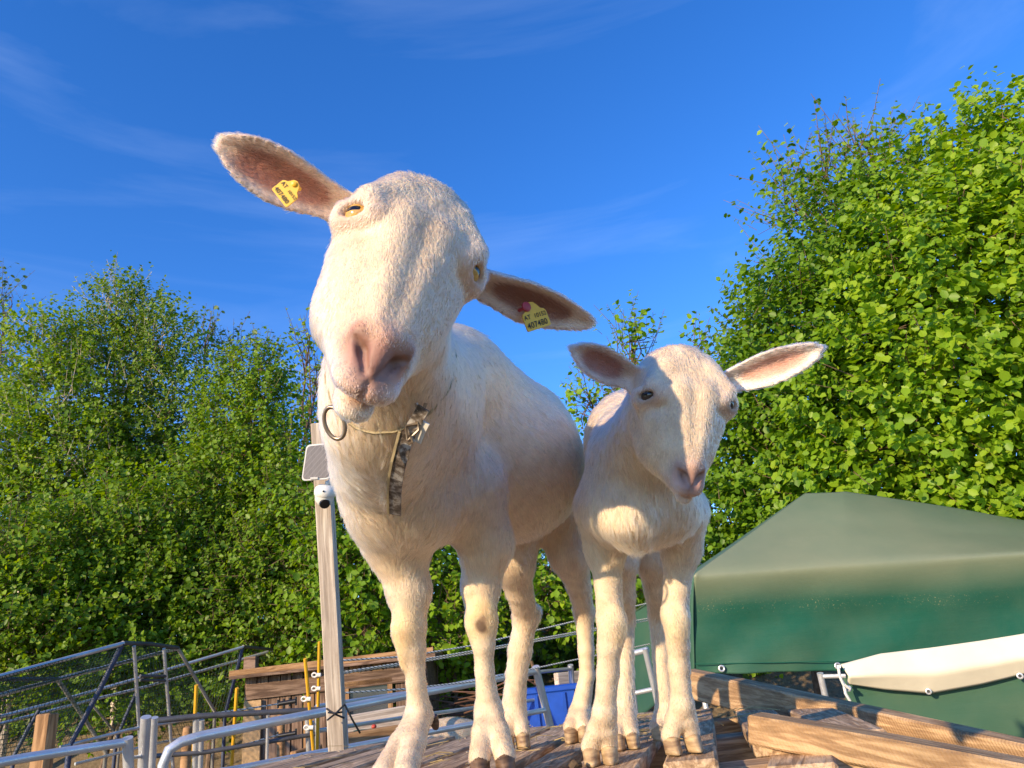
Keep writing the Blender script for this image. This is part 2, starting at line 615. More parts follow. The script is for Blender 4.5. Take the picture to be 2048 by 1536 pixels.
    for i in range(len(C)):
        st = pts[1] + (pts[-1] - pts[1]) * np.clip((C[i][2] - base[2]) / (top[2] - base[2] + 1e-6) * .6, 0, .8)
        mid = (st + C[i]) / 2 + r.normal(size=3) * .15 + [0, 0, -.1]
        bb.tube([st, mid, C[i]], [trunk_r * .42, trunk_r * .25, trunk_r * .12], 6)
        own = np.where(LB == i)[0]
        for q in own[r.permutation(len(own))[:min(len(own), 22)]]:
            a0 = C[i] + (mid - C[i]) * r.uniform(-.1, .6)
            m1 = (a0 + B[q]) / 2 + r.normal(size=3) * .08
            bb.tube([a0, m1, B[q], B[q] + SD[q] * SL[q]], [trunk_r * .06 + .004, .008, .005, .003], 4, caps=False)
    bb.build('branches', bark, root, True)
    # thin shoot stems, joined
    m3 = np.arange(n)[r.permutation(n)[:min(n, 900)]]
    sv, sf = [], []
    w3 = .0045
    p0, p1 = B[m3] - SD[m3] * .10, B[m3] + SD[m3] * SL[m3][:, None]
    x1, x2 = s1[m3], s2[m3]
    SV = np.stack([p0 + x1 * w3, p0 - x1 * w3 * .5 + x2 * w3 * .87, p0 - x1 * w3 * .5 - x2 * w3 * .87, p1], 1).reshape(-1, 3)
    ix = np.arange(len(m3))[:, None] * 4
    SF = np.concatenate([ix + np.array([[0, 1, 3]]), ix + np.array([[1, 2, 3]]), ix + np.array([[2, 0, 3]])])
    o = link('twigs', npmesh('twigs', SV, SF), root, bark)
    o['kind'] = 'stuff'
    print(name, 'leaves', len(pos))
    return root

def build_trees():
    # right: tall leafy hedge
    tree('leafy_tree', 'tall bright green broad-leaved tree at the right edge behind the tarpaulin tent',
         [(1965, 390, 7.6, 130, 150), (2060, 320, 7.4, 110, 125), (1905, 560, 7.2, 190, 190), (2150, 520, 7.0, 170, 230), (1880, 820, 7.0, 230, 200),
          (2100, 850, 6.8, 190, 240), (1760, 960, 7.4, 190, 150), (2000, 1050, 7.0, 260, 170)], 88, .086, LEAF_HAZEL, BARK, 3, P(2000, 1000, 7.8), singles=300, trunk_r=.10)
    tree('leafy_tree', 'dense bright green tree between the kid and the right-edge tree',
         [(1800, 420, 8.6, 140, 115), (1700, 520, 8.4, 130, 150), (1640, 680, 8.2, 170, 170), (1760, 640, 8.0, 170, 160), (1570, 820, 8.4, 130, 160),
          (1680, 860, 8.0, 190, 170), (1530, 960, 8.6, 120, 170), (1460, 1090, 8.8, 130, 160), (1620, 1060, 8.2, 190, 150)], 86, .074, LEAF_HAZEL, BARK, 4, P(1640, 1000, 8.6), trunk_r=.09)
    tree('young_tree', 'thin-leaved tree top with bare twigs rising behind the dense right trees',
         [(1590, 420, 9.6, 75, 95), (1660, 370, 9.6, 90, 70), (1740, 310, 9.4, 90, 50), (1600, 540, 9.6, 60, 60)], 42, .085, LEAF_MID, BARK, 5, P(1700, 700, 9.6), leaves_per=6, sparse=.2, fill=.5, up=.8, shoot_len=.55)
    tree('shrub', 'rounded darker shrub just above and right of the kid\'s right ear',
         [(1520, 690, 9.0, 62, 80), (1565, 650, 9.2, 70, 60), (1500, 800, 8.8, 60, 120), (1475, 930, 8.8, 65, 130)], 70, .07, LEAF_MID, BARK, 6, P(1500, 900, 9))
    tree('young_tree', 'small sparse tree against the sky above the kid\'s left ear',
         [(1262, 680, 12, 62, 45), (1225, 760, 12, 60, 60), (1180, 800, 12, 40, 60), (1250, 860, 12, 80, 80), (1398, 690, 12, 22, 40)], 26, .105, LEAF_HAZEL, BARK, 8, P(1250, 900, 12), leaves_per=6, sparse=.1, up=.9, fill=.5)
    # middle, behind the goats
    for k, (lob, lab) in enumerate([
        ([(770, 1130, 9.4, 130, 120), (720, 1000, 9.8, 110, 120), (740, 1240, 9.0, 130, 110), (700, 1100, 9.2, 100, 120)], 'low leafy bush right behind the camera post'),
        ([(880, 1240, 9.0, 90, 100), (900, 1150, 9.6, 110, 80), (860, 1320, 9.0, 70, 60)], 'leafy bush seen between the front legs of the adult goat'),
        ([(1090, 1150, 9.2, 100, 80), (1010, 1120, 9.6, 100, 80), (1050, 1240, 9.8, 130, 70), (1150, 1180, 9.6, 80, 90)], 'leafy bush seen under the belly of the adult goat'),
        ([(1270, 1150, 8.6, 90, 90), (1330, 1130, 8.4, 100, 90), (1220, 1220, 9.2, 80, 80)], 'leafy bush seen between the legs of the kid')]):
        tree('leafy_bush', lab, lob, 52, .082, LEAF_HAZEL, BARK, 20 + k, None, 'bushes behind the goats', trunk_r=.05, fill=.3)
    # understorey further back, closing the view below the crowns
    for k, (x0, lab) in enumerate(((-60, 'deep green undergrowth on the bank at the left edge'), (330, 'deep green undergrowth on the bank behind the wire run'), (150, 'tall deep green thicket behind the left birches'), (460, 'tall deep green thicket behind the bushy rounded tree'), (720, 'deep green undergrowth on the bank behind the camera post'),
                                   (1080, 'deep green undergrowth on the bank behind both goats'), (1430, 'deep green undergrowth on the bank behind the tent'))):
        tree('undergrowth_bush', lab, [(x0 + dx, y - dx * .10 - x0 * .05 - (230 if 'tall' in lab else 0), (14.2 if 'tall' in lab else 12.4) - dx * .001, 120, 90) for dx, y in ((-130, 1270), (0, 1200), (120, 1290), (-60, 1370), (90, 1390), (-180, 1380), (190, 1200))], 26, .105, LEAF_BIRCH, BARK, 70 + k, None, 'undergrowth on the bank', trunk_r=.04, fill=.3)
    # left
    tree('birch_tree', 'tallest birch on the left with pointed crown and pale trunk',
         [(232, 610, 13.5, 42, 62), (285, 650, 13.5, 58, 60), (330, 690, 13.2, 62, 70), (205, 700, 13.4, 75, 60), (250, 760, 13, 110, 80), (350, 790, 13, 66, 90), (160, 700, 13.4, 50, 40),
          (300, 880, 12.8, 110, 100), (220, 930, 12.6, 120, 100)], 80, .065, LEAF_BIRCH, BARK_PALE, 31, P(300, 900, 13.4), trunk_r=.09, fill=.45, sparse=.05)
    tree('birch_tree', 'broad loose birch at the left edge, lower than its neighbour',
         [(80, 700, 12.6, 75, 80), (120, 800, 12.4, 110, 90), (40, 890, 12.2, 90, 110), (150, 930, 12, 130, 110), (60, 1020, 12, 120, 110), (-60, 960, 12, 90, 140)], 72, .068, LEAF_MID, BARK_PALE, 32, P(100, 900, 12.6), fill=.45, sparse=.05)
    tree('young_tree', 'thin dark tree with bare twigs at the far left edge',
         [(8, 640, 16, 45, 90), (15, 780, 16, 60, 100), (-30, 900, 16, 60, 120)], 22, .10, LEAF_COOL, BARK, 33, P(0, 800, 16), leaves_per=5, fill=.7, shoot_len=.7, sparse=.2)
    tree('young_tree', 'sparse grey-green tree top right of the tallest birch',
         [(410, 680, 15, 42, 40), (470, 700, 15, 55, 42), (440, 770, 15, 70, 70), (530, 720, 15, 40, 40)], 24, .10, LEAF_COOL, BARK, 34, P(450, 850, 15), leaves_per=5, fill=.6, up=.9, sparse=.15)
    tree('leafy_tree', 'bushy rounded tree left of the camera post',
         [(500, 770, 11.4, 70, 66), (545, 830, 11.2, 55, 90), (450, 850, 11.4, 62, 80), (510, 930, 11, 95, 110), (430, 990, 10.8, 110, 110), (570, 1010, 10.6, 100, 120)], 92, .066, LEAF_MID, BARK, 35, P(520, 950, 11.4), fill=.35)
    tree('young_tree', 'slim sprig of a tree just left of the adult goat\'s muzzle',
         [(618, 690, 13, 24, 45), (640, 750, 13, 30, 50), (620, 810, 13.5, 34, 30)], 30, .09, LEAF_MID, BARK, 36, P(640, 850, 13), leaves_per=6, up=.9, sparse=.1, fill=.6)
    for k, (lob, lab) in enumerate([
        ([(60, 1150, 9.4, 150, 120), (-80, 1200, 9, 120, 150), (30, 1270, 8.8, 140, 90), (100, 1250, 9, 120, 100)], 'dense leafy bush at the left edge above the wire run'),
        ([(240, 1090, 10, 150, 110), (200, 1190, 9.6, 140, 110), (300, 1220, 9.6, 120, 110), (340, 1120, 10, 100, 110), (330, 1320, 9.4, 110, 90), (200, 1330, 9.2, 120, 100)], 'dense leafy bush below the tallest birch'),
        ([(430, 1130, 10.2, 110, 110), (400, 1240, 9.8, 100, 100), (500, 1190, 9.8, 100, 110), (440, 1340, 9.4, 90, 80)], 'leafy bush above the left end of the wire run net'),
        ([(580, 1150, 9.8, 100, 120), (620, 1050, 10, 90, 110), (560, 1250, 9.5, 90, 80), (650, 1240, 9.5, 90, 90)], 'leafy bush directly left of the camera post above the shed')]):
        tree('leafy_bush', lab, lob, 84, .068, LEAF_MID, BARK, 50 + k, None, 'bushes along the left', trunk_r=.05, fill=.3)
build_trees()
# ================================================================== built things
WOOD_DECK = m_wood('wood_deck', (.40, .26, .155), (.68, .49, .31), (11, 120, 120), .85, .6, 0, .35)
WOOD_NEW = m_wood('wood_beam', (.38, .235, .125), (.58, .39, .22), (13, 100, 100), .75, .5, .35, .35)
WOOD_POST = m_wood('wood_post', (.46, .38, .31), (.64, .56, .47), (3, 60, 60), .85, .4, 0, .2)
WOOD_DARK = m_wood('wood_shed', (.15, .092, .062), (.30, .20, .14), (3, 45, 45), .85, .4, 0, .4)
WOOD_ORANGE = m_wood('wood_orange', (.30, .165, .075), (.46, .27, .13), (4, 45, 45), .8, .35, 0, .3)
WOOD_OSB = m_plain('wood_osb', (.42, .27, .13), .8, 0, .35, 22, .4)

def m_galv():
    m, t, b = mat_new('galvanised_steel')
    co = objcoord(t)
    n = node(t, 'ShaderNodeTexVoronoi', Scale=60.0)
    n2 = node(t, 'ShaderNodeTexNoise', Scale=5.0, Detail=6.0)
    t.links.new(co, n.inputs['Vector']); t.links.new(co, n2.inputs['Vector'])
    t.links.new(ramp(t, n2.outputs['Fac'], [(.3, (.50, .51, .52)), (.7, (.72, .73, .74))]), b.inputs['Base Color'])
    t.links.new(ramp(t, n.outputs['Distance'], [(0, (.28, .28, .28)), (1, (.5, .5, .5))]), b.inputs['Roughness'])
    b.inputs['Metallic'].default_value = .6
    return m
GALV = m_galv()
GALV_DULL = m_plain('steel_dull', (.40, .39, .36), .5, .55, .3, 9, .15)
STEEL_DARK = m_plain('steel_dark', (.10, .10, .105), .5, .3, .3, 9, .1)
BLUE_WRAP = m_plain('blue_wrapped_tube', (.035, .05, .10), .6, 0, .35, 30, .3)
YELLOW = m_plain('yellow_plastic', (.72, .38, .02), .45, 0, .12, 6, 0)
WHITE_PL = m_plain('white_plastic', (.75, .73, .68), .4, 0, .08, 10, .05)
BLACK_PL = m_plain('black_plastic', (.012, .012, .013), .35, 0, .2, 10, .05)
BLUE_PL = m_plain('blue_plastic', (.012, .07, .42), .35, 0, .18, 5, .08)
GREEN_PL = m_plain('green_plastic', (.01, .12, .075), .4, 0, .2, 5, .05)
RED_PL = m_plain('red_plastic', (.45, .05, .03), .45, 0, .15, 6, 0)
IRON = m_plain('iron_ring', (.36, .29, .22), .34, .8, .3, 40, .1)
STRAW = m_plain('straw', (.42, .31, .13), .7, 0, .3, 30, .1)
DUNG = m_plain('dung', (.07, .045, .025), .9, 0, .4, 40, .5)
NET = m_plain('green_net', (.02, .055, .035), .7, 0, .2, 6, 0)
GLASS = m_plain('window_glass', (.06, .065, .07), .15, 0, .3, 3, .02)

# ------------------------------------------------------------------ deck
DK = nrm([.21, 1, 0])
DKS = np.array([DK[1], -DK[0], 0])
def deck_pt(x15, y, z=0.0):               # x15: where the line crosses y = 1.5
    return np.array([x15 + .21 * (y - 1.5), y, z])

def build_deck():
    root = thing('wooden_platform', (0, 1.9, GROUND), 'weathered plank platform of pallet boards under both goats', 'platform')
    boards = [(-1.02, -.91, 1.30, 2.55), (-.87, -.77, 1.33, 2.60), (-.735, -.67, 1.31, 2.58), (-.63, -.535, 1.34, 2.57), (-.492, -.352, 1.32, 2.59), (-.318, -.218, 1.29, 2.54),
              (-.186, -.080, 1.31, 2.57), (-.048, .022, 1.26, 2.55), (.060, .178, 1.255, 2.56), (.216, .303, 1.28, 2.50), (.368, .470, 1.46, 2.44), (.50, .60, 1.40, 2.46)]
    for x0, x1, y0, y1 in boards:
        c = (x0 + x1) / 2
        z = random.uniform(-.003, .0) if -.25 < c < .31 else random.uniform(-.006, 0)
        oriented_box('plank', deck_pt(c, y0, z - .014), deck_pt(c, y1, z - .014 + random.uniform(-.002, .002)), (x1 - x0) * DK[1], .028, WOOD_DECK, root, bev=.004, warp=.0016)
        for y in (1.42, 1.92, 2.42):
            for s in (-.28, .28):
                if y0 < y < y1:
                    p = deck_pt(c + s * (x1 - x0), y + random.uniform(-.012, .012), z)
                    m = MB(); m.lathe(p - np.array([0, 0, .003]), (0, 0, 1), [(0, .0045), (.0036, .0045), (.0046, .002)], 8); m.build('nail', IRON, root)
    for y in (1.42, 1.92, 2.42):
        a, b = deck_pt(-1.05, y, -.071), deck_pt(.66, y, -.071)
        oriented_box('bearer', a, b, .09, .08, WOOD_DECK, root, bev=.004)
    for x in (-1.0, -.35, .28):
        oriented_box('lower_board', deck_pt(x, 1.33, -.128), deck_pt(x, 2.5, -.128), .10, .022, WOOD_DECK, root, bev=.003)
    for x in (-.98, -.3, .30, .6):
        for y in (1.45, 2.4):
            p = deck_pt(x, y)
            oriented_box('leg', (p[0], p[1], GROUND - .05), (p[0], p[1], -.142), .09, .09, WOOD_DECK, root, up=(0, 1, 0), bev=.004)
    return root
build_deck()

def build_beams():
    o = oriented_box('wooden_beam', P(1378, 1366, 2.24), P(2180, 1556, 1.30), .055, .082, WOOD_NEW, up=(0, 0, 1), bev=.005, warp=.0012)
    tag(o, 'long sawn beam crossing behind the kid\'s feet, barred with leg shadows', 'beam')
    o = oriented_box('wooden_beam', P(1508, 1454, 1.33), P(2160, 1578, 1.02), .062, .050, WOOD_NEW, up=(0, 0, 1), bev=.004, warp=.001)
    tag(o, 'rough sawn beam in the lower right corner, its square end near the kid', 'beam')
    o = oriented_box('timber_block', deck_pt(.432, 1.31, -.06), deck_pt(.47, 1.62, -.06), .112, .062, WOOD_DECK, bev=.005)
    tag(o, 'thick grey timber block with end grain below the front beam', 'timber')
build_beams()

def build_straw():
    r = np.random.default_rng(5)
    mb = MB()
    spots = [(PZ(1290, 1440, 0), 40, .08), (PZ(1200, 1446, 0), 34, .10), (PZ(890, 1512, 0), 18, .12), (PZ(1420, 1440, 0), 22, .08), (PZ(1110, 1490, 0), 10, .10), (PZ(1290, 1470, 0), 22, .06), (PZ(1050, 1470, 0), 26, .12), (PZ(740, 1510, 0), 18, .16)]
    for c, n, s in spots:
        for _ in range(n):
            p = np.array([c[0] + r.normal() * s, c[1] + r.normal() * s * 1.3, .002 + abs(r.normal()) * .004])
            a = r.uniform(0, 6.28); L_ = r.uniform(.015, .075)
            d = np.array([math.cos(a), math.sin(a), r.normal() * .10]) * L_ / 2
            m = p + np.array([r.normal(), r.normal(), abs(r.normal())]) * .004
            q0, q1 = p - d, p + d
            q0[2], q1[2] = max(q0[2], .002), max(q1[2], .002)
            mb.tube([q0, m, q1], [.0006, .0008, .0005], 4)
    for a, b in (((1225, 1524), (1160, 1468)), ((1146, 1480), (1105, 1482)), ((852, 1514), (905, 1506)), ((1300, 1475), (1345, 1474)), ((1434, 1416), (1475, 1416)), ((1475, 1418), (1560, 1420))):
        q0, q1 = PZ(*a, .004), PZ(*b, .004)
        mb.tube([q0, (q0 + q1) / 2 + [0, 0, .006], q1], .0012, 5)
    o = mb.build('straw', STRAW, None, True)
    tag(o, 'loose yellow straw scattered over the planks', 'straw', kind='stuff')
    k = 0
    for (x, y), lab in zip(((1150, 1530), (1790, 1448), (1840, 1462)), ('small dark dropping on the plank between the two goats', 'dark crumb of dung on the rear beam, left one', 'dark crumb of dung on the rear beam, right one')):
        c = PZ(x, y, .008) if x < 1300 else P(x, y, 1.72 - (x - 1790) * .0009)
        bm = bmesh.new()
        bmesh.ops.create_icosphere(bm, subdivisions=2, radius=.011)
        for v_ in bm.verts:
            v_.co *= r.uniform(.75, 1.2); v_.co.z *= .7
        me = bpy.data.meshes.new('dung'); bm.to_mesh(me); bm.free()
        o = link('dung', me, None, DUNG, [float(q) for q in c])
        tag(o, lab, 'dung')
build_straw()

# ------------------------------------------------------------------ tarpaulins
def m_tarp(name, base, dusty, dust_z=None, span=.2):
    m, t, b = mat_new(name)
    co = node(t, 'ShaderNodeTexCoord')
    n1 = node(t, 'ShaderNodeTexNoise', Scale=2.2, Detail=8.0, Roughness=.65)
    t.links.new(co.outputs['Object'], n1.inputs['Vector'])
    mp_ = node(t, 'ShaderNodeMapping'); mp_.inputs['Scale'].default_value = (3, 3, 30)
    t.links.new(co.outputs['Object'], mp_.inputs[0])
    n2 = node(t, 'ShaderNodeTexNoise', Scale=1.0, Detail=6.0, Roughness=.7)
    t.links.new(mp_.outputs[0], n2.inputs['Vector'])
    at = node(t, 'ShaderNodeAttribute', attribute_name='dust')
    ad = node(t, 'ShaderNodeMath', operation='MULTIPLY_ADD'); ad.inputs[1].default_value = .45
    sb = node(t, 'ShaderNodeMath', operation='SUBTRACT'); sb.inputs[1].default_value = .5
    t.links.new(n1.outputs['Fac'], sb.inputs[0]); t.links.new(sb.outputs[0], ad.inputs[0]); t.links.new(at.outputs['Fac'], ad.inputs[2])
    col = ramp(t, ad.outputs[0], [(.05, base), (.95, dusty)])
    n3 = node(t, 'ShaderNodeTexNoise', Scale=90.0, Detail=3.0)
    t.links.new(co.outputs['Object'], n3.inputs['Vector'])
    sp_ = ramp(t, n3.outputs['Fac'], [(.62, (0, 0, 0)), (.70, (.6, .6, .6))])
    at2 = node(t, 'ShaderNodeAttribute', attribute_name='speck')
    mm = node(t, 'ShaderNodeMath', operation='MULTIPLY')
    t.links.new(sp_, mm.inputs[0]); t.links.new(at2.outputs['Fac'], mm.inputs[1])
    m2 = node(t, 'ShaderNodeMixRGB'); m2.inputs[2].default_value = (.42, .36, .18, 1)
    t.links.new(mm.outputs[0], m2.inputs[0]); t.links.new(col, m2.inputs[1])
    t.links.new(m2.outputs[0], b.inputs['Base Color'])
    b.inputs['Roughness'].default_value = .48
    b.inputs['Specular IOR Level'].default_value = .45
    bump(t, b, n2.outputs['Fac'], .15, .01)
    return m
TARP = m_tarp('green_tarpaulin', (.012, .100, .066), (.19, .215, .135))
CREAM = m_plain('cream_sheet', (.70, .64, .50), .6, 0, .10, 3, .08)

def sheet(name, rows, nu, nv, mat, parent, dust, speck, wob, seed, thick=.004, folds=None, smooth=0):
    """rows: list of polylines (same length) joined into one smooth cloth; dust/speck: functions of (u,v)"""
    r = np.random.default_rng(seed)
    rows = np.array(rows, float)             # (nr, nc, 3)
    nr, nc = rows.shape[:2]
    us = np.linspace(0, nc - 1, nu); vs_ = np.linspace(0, nr - 1, nv)
    V = np.empty((nv, nu, 3)); D = np.empty((nv, nu)); Sp = np.empty((nv, nu))
    for i, v in enumerate(vs_):
        a = min(int(v), nr - 2); f = v - a
        for j, u_ in enumerate(us):
            b = min(int(u_), nc - 2); g = u_ - b
            V[i, j] = (rows[a, b] * (1 - f) + rows[a + 1, b] * f) * (1 - g) + (rows[a, b + 1] * (1 - f) + rows[a + 1, b + 1] * f) * g
            D[i, j] = dust(u_ / (nc - 1), v / (nr - 1)); Sp[i, j] = speck(u_ / (nc - 1), v / (nr - 1))
    du, dv_ = np.gradient(V, axis=1), np.gradient(V, axis=0)
    N = np.cross(du, dv_); N /= np.linalg.norm(N, axis=2)[..., None] + 1e-9
    Pp = V.reshape(-1, 3)
    w = sum(np.sin(Pp @ r.normal(size=3) * s + r.uniform(0, 6)) * a for s, a in ((2.2, .6), (4.5, .3), (9, .14), (17, .05)))
    V = V + N * (wob * w.reshape(nv, nu))[..., None]
    if folds:
        Fo = np.array([[folds(u_ / (nc - 1), v / (nr - 1), None) for u_ in us] for v in vs_])
        V = V + N * Fo[..., None]
    for _ in range(smooth):
        V[1:-1, 1:-1] += .5 * ((V[2:, 1:-1] + V[:-2, 1:-1] + V[1:-1, 2:] + V[1:-1, :-2]) / 4 - V[1:-1, 1:-1])
    k = nu
    i, j = np.meshgrid(np.arange(nv - 1), np.arange(nu - 1), indexing='ij')
    a = (i * k + j).ravel()
    me = npmesh(name, V.reshape(-1, 3), np.stack([a, a + 1, a + k + 1, a + k], 1), True)
    for nm, Q in (('dust', D), ('speck', Sp)):
        at = me.attributes.new(nm, 'FLOAT', 'POINT'); at.data.foreach_set('value', Q.astype(np.float32).ravel())
    o = link(name, me, parent, mat)
    md = o.modifiers.new('thickness', 'SOLIDIFY'); md.thickness = thick; md.offset = 0
    return o, V

def eyelet(c, n, parent, r=.018):
    mb = MB()
    d, s, u = frame_of(n)
    ring = [np.asarray(c) + r * (math.cos(a) * s + math.sin(a) * u) for a in np.linspace(0, 2 * math.pi, 17)[:-1]]
    mb.tube(ring, r * .38, 6, closed=True)
    e = mb.build('eyelet', GALV, parent, True)
    hb = MB(); hb.lathe(np.asarray(c) - d * .003, d, [(0, r * .7), (.002, r * .7)], 12)
    hb.build('eyelet_hole', BLACK_PL, e)

def build_tent():
    d0 = 5.2
    eL, eR = P(1388, 1150, d0), P(2300, 1085, 4.9)       # front eave
    hL, hR = P(1388, 1347, d0), P(2300, 1330, 4.9)       # front hem
    rL, rM, rR = P(1612, 986, 6.0), P(1690, 982, 5.95), P(2300, 1080, 5.7)
    bL, bH = P(1262, 1228, 6.6), P(1272, 1440, 6.6)      # back left corner
    base = (eL + eR) / 2; base[2] = GROUND
    root = thing('tarpaulin_tent', base, 'dark green tarpaulin tent with dusty sloping roof behind the kid', 'tent')
    def mixp(a, b, t): return a + (b - a) * t
    roof_rows = [[rL, mixp(rL, rM, .6), rM, mixp(rM, rR, .35), mixp(rM, rR, .7), rR],
                 [mixp(rL, eL, .5), mixp(rM, mixp(eL, eR, .2), .5) - [0, 0, .02], mixp(rM, mixp(eL, eR, .35), .5) - [0, 0, .03], mixp(mixp(rM, rR, .35), mixp(eL, eR, .55), .5) - [0, 0, .04], mixp(mixp(rM, rR, .7), mixp(eL, eR, .8), .5) - [0, 0, .04], mixp(rR, eR, .5)],
                 [eL, mixp(eL, eR, .18), mixp(eL, eR, .34), mixp(eL, eR, .55), mixp(eL, eR, .78), eR]]
    e_row = roof_rows[2]
    qs = [0, .18, .34, .55, .78, 1]
    h_row = [mixp(hL, hR, q) for q in qs]
    m_row = [mixp(a, b, .5) + [0, .04, 0] for a, b in zip(e_row, h_row)]
    def dust(u, v):                                   # dust settled on the roof slope, run off the upright front
        if v < .5:
            return min(1, .62 + .5 * v - .45 * max(0, u - .5) * (1 - 2 * v))
        w = (v - .5) * 2
        return .85 * max(0, 1 - w * 3.0) + .10 + .12 * max(0, math.sin(u * 11 + w * 6)) * w
    def folds(u, v, Pq):
        w = max(0, (v - .5) * 2)
        f = .016 * math.sin((u * 3.2 + w * 1.1) * 7) * w * (1 - .4 * w)                     # drag folds from the left corner
        f += .010 * math.sin(math.atan2(w + .02, u + .02) * 16) * math.exp(-u * 2.2) * w
        f += .012 * math.sin(u * 40) * math.exp(-((v - .97) / .05) ** 2)
        f -= .05 * math.sin(math.pi * min(1, v * 2)) * math.sin(math.pi * min(1, u * 1.1)) * (v < .5)
        return f
    sheet('cloth', roof_rows + [m_row, h_row], 150, 120, TARP, root, dust, lambda u, v: math.exp(-((v - .66 - .04 * u) / .035) ** 2) * (.4 + .6 * max(0, math.sin(u * 23))), .010, 3, folds=folds, smooth=26)
    mb = MB()
    hem = [q + CV(0, .075, -.018) for q in h_row]
    mb.tube([hem[0], hem[1], hem[2], hem[3], hem[4], hem[5]], .003, 4); mb.build('hem_seam', TARP, root)
    gable = [[rL, rL + [.001, 0, 0]], [mixp(rL, bL, .55), mixp(rL, eL, .55)], [bL, eL]]
    sheet('gable_sheet', gable, 12, 30, TARP, root, lambda u, v: .4, lambda u, v: 0, .004, 5)
    sheet('side_sheet', [[bL, mixp(bL, eL, .5), eL], [mixp(bL, bH, .5), mixp(mixp(bL, eL, .5), mixp(bH, hL, .5), .5), mixp(eL, hL, .5)], [bH, mixp(bH, hL, .5), hL]], 30, 30, TARP, root, lambda u, v: .22, lambda u, v: 0, .012, 6)
    n = nrm(np.cross(hR - hL, [0, 0, 1.0])); n = n if n @ (CAM - hL) > 0 else -n
    for px, py in ((1442, 1337), (1673, 1332)):
        t = (px - 1388) / (2300 - 1388.0)
        eyelet(P(px, py, 5.2 - .3 * t) + n * .03, n, root)
    mb = MB()
    fr = [hL + [.05, .06, 0], hR + [0, .06, 0]]
    for q in fr:
        mb2 = MB(); mb2.tube([np.array([q[0], q[1], GROUND]), q + [0, 0, .5]], .02, 8); mb2.build('tent_pole', GALV, root, True)
    mb2 = MB(); mb2.tube([np.array([bH[0] + .05, bH[1], GROUND]), bL + [.03, 0, -.02]], .02, 8); mb2.build('tent_pole', GALV, root, True)
    mb2 = MB(); mb2.tube([rL - [0, 0, .04], rM - [0, 0, .04], rR - [0, 0, .04]], .02, 8); mb2.build('ridge_pole', GALV, root, True)
build_tent()

def build_low_tarp():
    a = lambda x, y, d: P(x, y, d)
    base = a(1850, 1400, 3.1); base[2] = GROUND
    root = thing('tarpaulin_cover', base, 'green tarpaulin cover with a cream rolled top strip, lower right', 'tarpaulin')
    dx = lambda x: 4.6 - (x - 1680) * .0006
    top = [(1682, 1330), (1760, 1308), (1860, 1296), (1960, 1282), (2060, 1266), (2200, 1250)]
    low = [(1694, 1366), (1770, 1378), (1860, 1386), (1960, 1368), (2060, 1344), (2200, 1322)]
    T = [a(x, y, dx(x)) for x, y in top]; Lw = [a(x, y, dx(x) - .03) for x, y in low]
    Md = [(p + q) / 2 + CV(0, .01, -.06) for p, q in zip(T, Lw)]
    o, _ = sheet('cream_strip', [T, Md, Lw], 60, 16, CREAM, root, lambda u, v: 0, lambda u, v: 0, .004, 7, .012)
    G0 = [p + CV(0, -.004, .035) for p in Lw]
    G0 = [p + CV(0, .03, .02) for p in G0]
    G1 = [a(x + 6, 1460, dx(x)) for x, _ in low]; G2 = [a(x + 16, 1640, dx(x)) for x, _ in low]
    sheet('green_sheet', [G0, G1, G2], 60, 40, TARP, root, lambda u, v: .30, lambda u, v: 0, .02, 8)
    n = nrm(CAM - T[2])
    for x, y in ((1697, 1377), (1857, 1383), (2040, 1352)):
        eyelet(a(x, y, dx(x) - .06), n, root, .014)
    mb = MB()
    for x0, y0, x1, y1 in ((1676, 1330, 1688, 1372), (1688, 1372, 1700, 1402), (1684, 1362, 1700, 1378)):
        mb.tube([a(x0, y0, 4.52), a((x0 + x1) / 2 - 3, (y0 + y1) / 2, 4.5), a(x1, y1, 4.5)], .009, 6)
    mb.build('tie_cord', WHITE_PL, root, True)
    mb = MB()
    mb.tube([P(1640, 1346, 4.7), P(1668, 1470, 4.65), P(1700, 1640, 4.6)], .021, 10)
    mb.tube([P(1640, 1353, 4.7), P(1692, 1352, 4.62)], .014, 8)
    mb.tube([P(1676, 1518, 4.65), P(1712, 1516, 4.6)], .014, 8)
    g = thing('steel_frame_pole', np.array([*P(1700, 1640, 4.6)[:2], GROUND]), 'galvanised pole with short crossbars left of the cream-topped tarpaulin', 'pole')
    mb.build('pole', GALV, g, True)
    b = P(1700, 1640, 4.6)
    m2 = MB(); m2.tube([b, np.array([b[0], b[1], GROUND])], .021, 10); m2.build('pole_foot', GALV, g, True)
build_low_tarp()

# ------------------------------------------------------------------ metal gates and fences
def tube_thing(name, label, cat, segs, mat, group=None, foot=None, part='rail', clips=()):
    """segs: list of (list of (px,py,d), radius, part name, material)"""
    allp = [P(*q) for s in segs for q in s[0]]
    base = np.mean(allp, 0); base[2] = GROUND
    root = thing(name, base, label, cat, group)
    for s in segs:
        pts, rad = s[0], s[1]
        nm = s[2] if len(s) > 2 else part
        mt = s[3] if len(s) > 3 else mat
        mb = MB(); W_ = [P(*q) for q in pts]
        if nm in ('post', 'upright', 'leg'):
            low = W_[-1]
            if low[2] > GROUND + .1:
                W_ = W_ + [np.array([low[0], low[1], GROUND - .05])]
        mb.tube(W_, rad, 10)
        mb.build(nm, mt, root, True)
    return root

